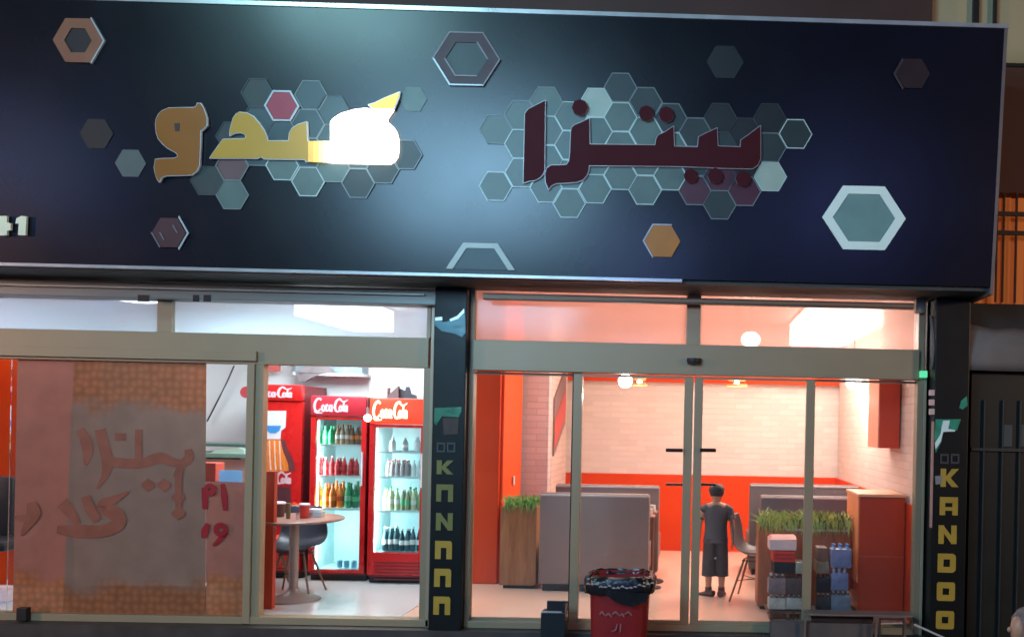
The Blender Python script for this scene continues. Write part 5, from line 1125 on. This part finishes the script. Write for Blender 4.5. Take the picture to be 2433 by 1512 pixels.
# pallet boards the stacks stand on
for (a, b, v, lb) in ((1822, 1912, 1450, 'low wooden pallet under the left stack of drinks'), (1936, 2030, 1455, 'low grey board under the stacks right of the door stile')):
    zt = P((a+b)/2, v, Yg).z; m = MB(); x_0, x_1 = P(a, v, Yg).x, P(b, v, Yg).x
    for k in range(4): m.box(x_0, x_1, Yg - .02 + k * .09, Yg + .05 + k * .09, max(.02, zt - .02), max(.03, zt) , .002)
    for xk in (x_0 + .02, (x_0 + x_1) / 2, x_1 - .05): m.box(xk, xk + .03, Yg - .015, Yg + .31, .001, max(.02, zt - .02) - .0005)
    tag(m.build('pallet', LEGW if a < 1900 else mat('grey_wood', (.3, .28, .26), .6)), lb, 'pallet')
# chair by the planter
shell_chair('shell_chair', 'dark grey shell chair turned sideways beside the boy', P(1792, 1400, 1.15).x, 1.12, R(75), mat('dark_grey_shell', (.10, .085, .085), .35), LEGW)

# ------------------------------------------------------------------ the boy
def skinbody(name, verts, edges, rad, mt, parent, lev=2):
    me = bpy.data.meshes.new(name); me.from_pydata([tuple(v) for v in verts], edges, []); me.update(); me.materials.append(mt)
    o = bpy.data.objects.new(name, me); COL.objects.link(o)
    sk = o.modifiers.new('skin', 'SKIN'); sk.use_smooth_shade = True
    for i, r in enumerate(rad):
        sv = me.skin_vertices[0].data[i]; sv.radius = r if isinstance(r, tuple) else (r, r); sv.use_root = (i == 0)
    sub = o.modifiers.new('sub', 'SUBSURF'); sub.levels = lev; sub.render_levels = lev
    if parent: o.parent = parent; me.transform(WM[parent.name].inverted())
    return o
SKIN = mat('warm_skin', (.52, .25, .15), .5, 0, .05); HAIR = mat('black_hair', (.025, .018, .018), .6, 0, .4, 30, bump=.8)
BY = 1.22; b0 = P(1697, 1415, BY); bx = b0.x
by = thing('person', 'boy in charcoal t-shirt and long dark shorts standing with his back to the glass', 'person', (bx, BY, 0))
S = 1.12
def q_(x, y, zz): return Vector((bx + x * S, BY + y * S, zz * S))
V = [q_(0, 0, .50), q_(0, 0, .60), q_(0, -.005, .72), q_(0, 0, .80), q_(0, 0, .84), q_(0, -.005, .885), q_(-.002, -.005, .93), q_(-.002, -.003, .965),
     q_(-.105, 0, .785), q_(-.145, .01, .66), q_(-.15, -.02, .55), q_(-.15, -.03, .505),
     q_(.105, 0, .785), q_(.145, .01, .66), q_(.15, -.02, .55), q_(.15, -.03, .505),
     q_(-.06, 0, .47), q_(-.06, -.005, .27), q_(-.055, .01, .06), q_(.06, 0, .47), q_(.06, -.005, .27), q_(.06, .01, .06)]
E = [(0,1),(1,2),(2,3),(3,4),(4,5),(5,6),(6,7),(3,8),(8,9),(9,10),(10,11),(3,12),(12,13),(13,14),(14,15),(0,16),(16,17),(17,18),(0,19),(19,20),(20,21)]
rr = [.075,.07,.075,.06,.03,.052,.062,.045,.034,.026,.020,.018,.034,.026,.020,.018,.058,.042,.026,.058,.042,.026]
body_ = skinbody('body', V, E, [r * S for r in rr], SKIN, by)
# fingers: short skinned chains rooted in the palm
for sx in (-1, 1):
    fv, fe, fr = [q_(sx*.15, -.03, .51), q_(sx*.15, -.035, .485)], [(0, 1)], [.014*S, .016*S]
    for k in range(4):
        yy_ = -.055 + k * .014; i0 = len(fv)
        fv += [q_(sx*.15, yy_, .465), q_(sx*.147, yy_ + .002, .445 - .004 * (k in (1, 2))), q_(sx*.138, yy_ + .004, .425 - .006 * (k in (1, 2)))]
        fe += [(1, i0), (i0, i0 + 1), (i0 + 1, i0 + 2)]; fr += [.0065*S, .006*S, .005*S]
    i0 = len(fv); fv += [q_(sx*.142, -.062, .480), q_(sx*.138, -.070, .460)]; fe += [(1, i0), (i0, i0 + 1)]; fr += [.007*S, .0055*S]
    skinbody('hand', fv, fe, fr, SKIN, by, 1)
# ears
m = MB()
for sx in (-1, 1): m.ball(q_(sx*.062, -.002, .925), .016*S, .5, .8, 1.2, 10)
m.build('ears', SKIN, by, True)
m = MB(); m.ball(q_(-.002, .055, .925), .010*S, .8, 1.2, 1, 8); m.build('nose', SKIN, by, True)
# hair: cap following the skull with a tousled lower edge
m = MB(); rnd = random.Random(3); seg = 20; rings = []
for i, (zz, rr_) in enumerate(((.895, .058), (.92, .068), (.95, .072), (.975, .066), (.993, .045), (1.0, .015))):
    ring_ = []
    for k in range(seg):
        a = 2*math.pi*k/seg; front = math.sin(a) > .35
        zq = zz + (.045 if (front and i == 0) else (.02 if (front and i == 1) else 0)) + rnd.uniform(-.005, .005); rq = rr_ * rnd.uniform(.96, 1.05)
        ring_.append(m.bm.verts.new(q_(-.002 + rq * math.cos(a) * .95, -.006 + rq * math.sin(a) * 1.05, zq)))
    rings.append(ring_)
for i in range(len(rings) - 1):
    for k in range(seg): m.face([rings[i][k], rings[i][(k+1) % seg], rings[i+1][(k+1) % seg], rings[i+1][k]])
m.face(rings[-1]); m.face(rings[0][::-1]); m.build('hair', HAIR, by, True)
TS = mat('charcoal_shirt', (.085, .075, .085), .8, 0, .25, 12, bump=1.0, stretch=(1, 1, .5)); SHO = mat('charcoal_shorts', (.062, .048, .048), .85, 0, .3, 12, bump=1.0, stretch=(1, 1, .4))
def bl(rings): return [(bx + a*S, BY + b*S, c*S, d*S, e*S) for a, b, c, d, e in rings]
m = MB(); m.loft(bl([(0,0,.485,.114,.096),(0,0,.55,.104,.086),(0,0,.62,.098,.078),(0,0,.70,.104,.078),(0,0,.765,.118,.074),(0,0,.795,.105,.064),(0,0,.815,.07,.05),(0,0,.825,.042,.04)]), 24, True)
for sx in (-1, 1):
    m.tube([q_(sx*.07, 0, .785), q_(sx*.115, .002, .765), q_(sx*.142, .006, .69)], .047*S, 12, .041*S)
m.build('t_shirt', TS, by, True)
m = MB()
for sx in (-1, 1): m.loft(bl([(sx*.056,0,.185,.064,.066),(sx*.054,0,.30,.063,.068),(sx*.050,0,.42,.062,.078),(sx*.044,0,.52,.060,.084)]), 18, True)
m.build('long_shorts', SHO, by, True)
m = MB(); m.box(q_(.0, 0, 0).x - .012, q_(0, 0, 0).x + .008, BY - .09*S, BY - .075*S, .345*S, .36*S); m.build('shorts_label', mat('pale_patch', (.4, .35, .35), .6), by)
SH = mat('brown_shoe', (.10, .04, .035), .6, 0, .3, 10)
for sx, ang, dx in ((-1, R(55), -.055), (1, R(-12), .06)):
    m = MB(); c = q_(dx, .01, 0); rot = Matrix.Translation(c) @ Matrix.Rotation(ang, 4, 'Z')
    prof = [(-.055, .030, .055), (-.02, .034, .06), (.03, .036, .045), (.07, .036, .03), (.10, .022, .022)]
    rings = []
    for (yq, wq, hq) in prof:
        rings.append([m.bm.verts.new(rot @ Vector((wq * S * math.cos(a), yq * S, max(.002, hq * S * (.5 + .5 * math.sin(a)))))) for a in [2*math.pi*k/10 for k in range(10)]])
    for i in range(len(rings)-1):
        for k in range(10): m.face([rings[i][k], rings[i][(k+1)%10], rings[i+1][(k+1)%10], rings[i+1][k]])
    m.face(rings[0][::-1]); m.face(rings[-1]); m.tube([c + Vector((0, 0, .03)), q_(dx, .01, .085)], .034*S, 10, .03*S)
    m.build('shoe', SH, by, True)

# ------------------------------------------------------------------ seated person cut off at the lower right corner
hc = P(2452, 1496, -3.0)
ps = thing('person', 'seated person in a greyish pink patterned headscarf cut off by the lower right corner', 'person', (hc.x, -3.0, -0.17))
def w_(x, y, zz): return Vector((hc.x + x, -3.0 + y, hc.z + zz))
gz = -0.17 - hc.z
V = [w_(.1, 0, -.62), w_(.08, 0, -.45), w_(.05, 0, -.27), w_(.02, 0, -.17), w_(0, 0, -.08), w_(-.02, 0, .02), w_(-.01, 0, .06),
     w_(.04, -.17, -.25), w_(-.06, -.2, -.48), w_(-.25, -.12, -.55), w_(.04, .17, -.25), w_(-.06, .2, -.48), w_(-.25, .12, -.55),
     w_(-.28, -.1, -.6), w_(-.32, -.1, gz + .05), w_(-.28, .1, -.6), w_(-.32, .1, gz + .05)]
E = [(0,1),(1,2),(2,3),(3,4),(4,5),(5,6),(2,7),(7,8),(8,9),(2,10),(10,11),(11,12),(0,13),(13,14),(0,15),(15,16)]
skinbody('body', V, E, [.14,.13,.13,.06,.055,.085,.07,.06,.045,.03,.06,.045,.03,.08,.045,.08,.045], SKIN, ps)
SCF = mat('grey_pink_scarf', (.20, .13, .12), .85, 0, .55, 22, bump=1.0)
m = MB(); m.loft([(hc.x + .015, -3, hc.z + a, b, c) for a, b, c in ((-.26,.17,.19),(-.18,.12,.13),(-.10,.115,.115),(0,.125,.12),(.06,.118,.115),(.10,.09,.09),(.125,.04,.04))], 24); m.build('headscarf', SCF, ps, True)
m = MB(); m.ball(w_(-.085, -.03, .015), .05, .8, 1, 1.3, 14); m.ball(w_(-.128, -.03, .01), .013, 1.2, .8, 1.2, 8); m.build('face', SKIN, ps, True)
m = MB(); m.loft([(hc.x + .08, -3, hc.z + a, b, c) for a, b, c in ((-.70,.24,.25),(-.50,.19,.23),(-.30,.17,.22),(-.22,.12,.17))], 20); m.build('coat', mat('dark_coat', (.03, .028, .03), .8), ps, True)
st = thing('low_stool', 'low dark stool under the seated person at the lower right corner', 'stool', (hc.x + .1, -3.0, -.17))
m = MB(); m.box(hc.x - .1, hc.x + .3, -3.2, -2.8, hc.z - .80, hc.z - .76, .01); m.build('seat', DARKM, st)
for sx in (-.07, .25):
    for sy in (-.17, .17): m = MB(); m.box(hc.x + sx, hc.x + sx + .03, -3 + sy - .015, -3 + sy + .015, -.17, hc.z - .80); m.build('leg', DARKM, st)

# ------------------------------------------------------------------ outside the glass: bin, box, rack
Yb = -.80; cb = P(1469, 1400, Yb)
bn_ = thing('waste_bin', 'dark red plastic waste bin lined with a black bag before the sliding doors', 'waste bin', (cb.x, Yb, -.17))
sc_ = 6.7 / F
zt = P(1469, 1372, Yb).z; xw0 = 72 * sc_; 
def sqr(cx, cy, w, d, zz, n=32, p=4.0):
    out = []
    for k in range(n):
        a = 2*math.pi*k/n; c, s = math.cos(a), math.sin(a); out.append(Vector((cx + w * math.copysign(abs(c) ** (2/p), c), cy + d * math.copysign(abs(s) ** (2/p), s), zz)))
    return out
def sqloft(mb, secs, cx, cy, cap0=True, cap1=True, n=32, jit=0, p=4.0):
    RR = []; rnd = random.Random(5)
    for (w, d, zz) in secs: RR.append([mb.bm.verts.new(v + Vector((rnd.uniform(-jit, jit), rnd.uniform(-jit, jit), rnd.uniform(-jit, jit)))) for v in sqr(cx, cy, w, d, zz, n, p)])
    for i in range(len(RR)-1):
        for k in range(n): mb.face([RR[i][k], RR[i][(k+1)%n], RR[i+1][(k+1)%n], RR[i+1][k]])
    if cap0: mb.face(RR[0][::-1])
    if cap1: mb.face(RR[-1])
BINR = mat('dark_red_plastic', (.24, .012, .014), .4, 0, .12, 5)
m = MB(); sqloft(m, [(xw0*.86, .17, -.168), (xw0*.95, .19, .1), (xw0, .2, zt - .10), (xw0, .2, zt - .001)], cb.x, Yb + .2, True, False)
sqloft(m, [(xw0 - .015, .185, zt - .001), (xw0 - .03, .175, .0)], cb.x, Yb + .2, False, True)
m.build('tub', BINR, bn_, True, False)
m = MB(); sqloft(m, [(xw0 + .035, .235, zt - .125), (xw0 + .045, .245, zt - .08), (xw0 + .045, .245, zt - .035), (xw0 + .03, .23, zt - .004), (xw0 - .005, .195, zt + .008), (xw0 - .02, .18, zt - .03)], cb.x, Yb + .2, False, False, 56, .007)
BAG = mat('black_bin_bag', (.010, .010, .012), .26, 0, .3, 14, bump=1.0); lg = m.build('bag_liner', BAG, bn_, True, False)
m = MB(); flat(m, [(1432,1402),(1540,1408),(1536,1428),(1500,1440),(1455,1424)], Yb - .040, -.006); m.build('bag_flap', mat('black_bin_bag', (.01,)*3), bn_)
m = MB(); rnd = random.Random(9)
for k in range(16):
    u = 1392 + k * 10.2; v = 1386 + 9 * math.sin(k / 15 * math.pi) + rnd.uniform(-3, 3)
    ribbon(m, [(u, v, 2), (u + 5, v - 1 + rnd.uniform(-2, 2), 4.5), (u + 9, v + 1, 1.5)], 4, Yb - .046, Vector((0, -.004, 0)))
m.build('bag_highlight', mat('crease_highlight', (.42, .36, .36), .25, .2), bn_)  # pale strokes paint the sheen on the bag's creases
m = MB(); FNT = mat('faded_rose_print', (.30, .09, .09), .6, 0, .5, 15)
for (a, b, v) in ((1424, 1436, 1452), (1438, 1452, 1456), (1454, 1470, 1452), (1472, 1482, 1456), (1484, 1500, 1452)):
    ribbon(m, [(a, v + 6, 3), ((a + b) / 2, v, 5), (b, v + 8, 3)], 4, Yb - .004, Vector((0, -.003, 0)))
FL = m; m = MB(); ribbon(m, [(1466, 1480, 3), (1462, 1494, 4), (1452, 1498, 3)], 4, Yb - .004, Vector((0, -.003, 0))); m.build('faded_character', FNT, bn_); m = MB(); ribbon(m, [(1474, 1480, 4), (1473, 1500, 3)], 4, Yb - .004, Vector((0, -.003, 0))); m.build('faded_character', FNT, bn_); FL.build('faded_lettering', FNT, bn_)

Yk = -.45; kb = thing('black_box', 'black upright metal box with an open slot, left of the waste bin', 'box', (P(1313, 1500, Yk).x, Yk, -.17))
m = MB(); xa, xb = P(1284, 1480, Yk).x, P(1342, 1480, Yk).x; zk = P(1313, 1454, Yk).z
m.box(xa, xb, Yk, Yk + .16, -.168, zk, .004); m.build('body', BLACKP, kb)
m = MB(); m.box(P(1293, 1450, Yk).x, xb, Yk + .12, Yk + .155, zk + .001, P(1313, 1434, Yk).z); m.box(xb - .02, xb - .002, Yk + .01, Yk + .12, zk + .001, P(1313, 1436, Yk).z); m.build('raised_back', BLACKP, kb)
m = MB(); m.box(xa + .004, xb - .03, Yk - .004, Yk + .01, zk + .001, zk + .012); m.build('front_lip', PIPING, kb)
# metal rack in front of the right panel
Yr = -.25
rk = thing('display_rack', 'low dark metal rack with long shelf outside the right glass panel', 'rack', (P(2000, 1500, Yr).x, Yr, -.17))
RKM = mat('rosy_brown_metal', (.22, .15, .13), .45, .2, .2, 6); RKD = mat('dark_brown_metal', (.05, .028, .022), .5, .2, .2, 6)
def rp(u, v): return P(u, v, Yr)
m = MB(); m.box(rp(1915, 1462).x, rp(2170, 1462).x, Yr, Yr + .18, rp(2040, 1463).z, rp(2040, 1459).z, .002); m.build('shelf', RKM, rk)
m = MB(); m.box(rp(1930, 1480).x, rp(2080, 1480).x, Yr + .09, Yr + .11, rp(2040, 1482).z, rp(2040, 1464).z - .003); m.build('back_panel', RKD, rk)
for u in (1912, 2082, 2150):
    x = rp(u, 1480).x; m = MB(); m.box(x - .009, x + .009, Yr + .005, Yr + .023, -.168, rp(u, 1463).z); m.build('leg', RKM, rk)
m = MB(); m.box(rp(1832, 1480).x, rp(2078, 1480).x, Yr + .06, Yr + .16, -.168, rp(1960, 1483).z, .002); m.build('lower_tray', mat('grey_brown_tray', (.13, .095, .085), .5, .1, .3, 5), rk)
sf = thing('folding_stool', 'small dark metal stool frame standing at the right end of the rack', 'stool', (rp(2118, 1500).x, Yr - .05, -.17))
Ys = Yr - .06
for u in (2090, 2146): m = MB(); m.tube([P(u, 1466, Ys), Vector((P(u, 1466, Ys).x, Ys, -.168))], .009, 8); m.build('leg', RKD, sf, True)
m = MB(); m.tube([P(2090, 1468, Ys), P(2146, 1470, Ys)], .009, 8); m.build('top_bar', RKD, sf, True)
m = MB(); m.tube([P(2091, 1480, Ys), P(2145, 1479, Ys)], .006, 8); m.build('cross_bar', PIPING, sf, True)
m = MB(); m.tube([P(2172, 1482, -.32), P(2252, 1518, -.55)], .009, 8); tag(m.build('ground_bar', PIPING, None, True), 'thin pale metal bar slanting down at the foot of the right pillar', 'metal bar')
# small black wooden crate at the foot of the left stack
lc = thing('wire_crate', 'small wire crate in front of the left stack near the door stile', 'crate', (P(1862, 1480, .12).x, .12, 0))
m = MB(); Yw = .13
for v in (1453, 1466, 1474):
    m.tube([P(1832, v, Yw), P(1885, v + 1, Yw)], .004, 6)
m.build('wires', RKD, lc)
for u in (1832, 1885): m = MB(); m.tube([P(u, 1450, Yw), P(u, 1478, Yw)], .006, 6); m.build('post', RKD, lc)
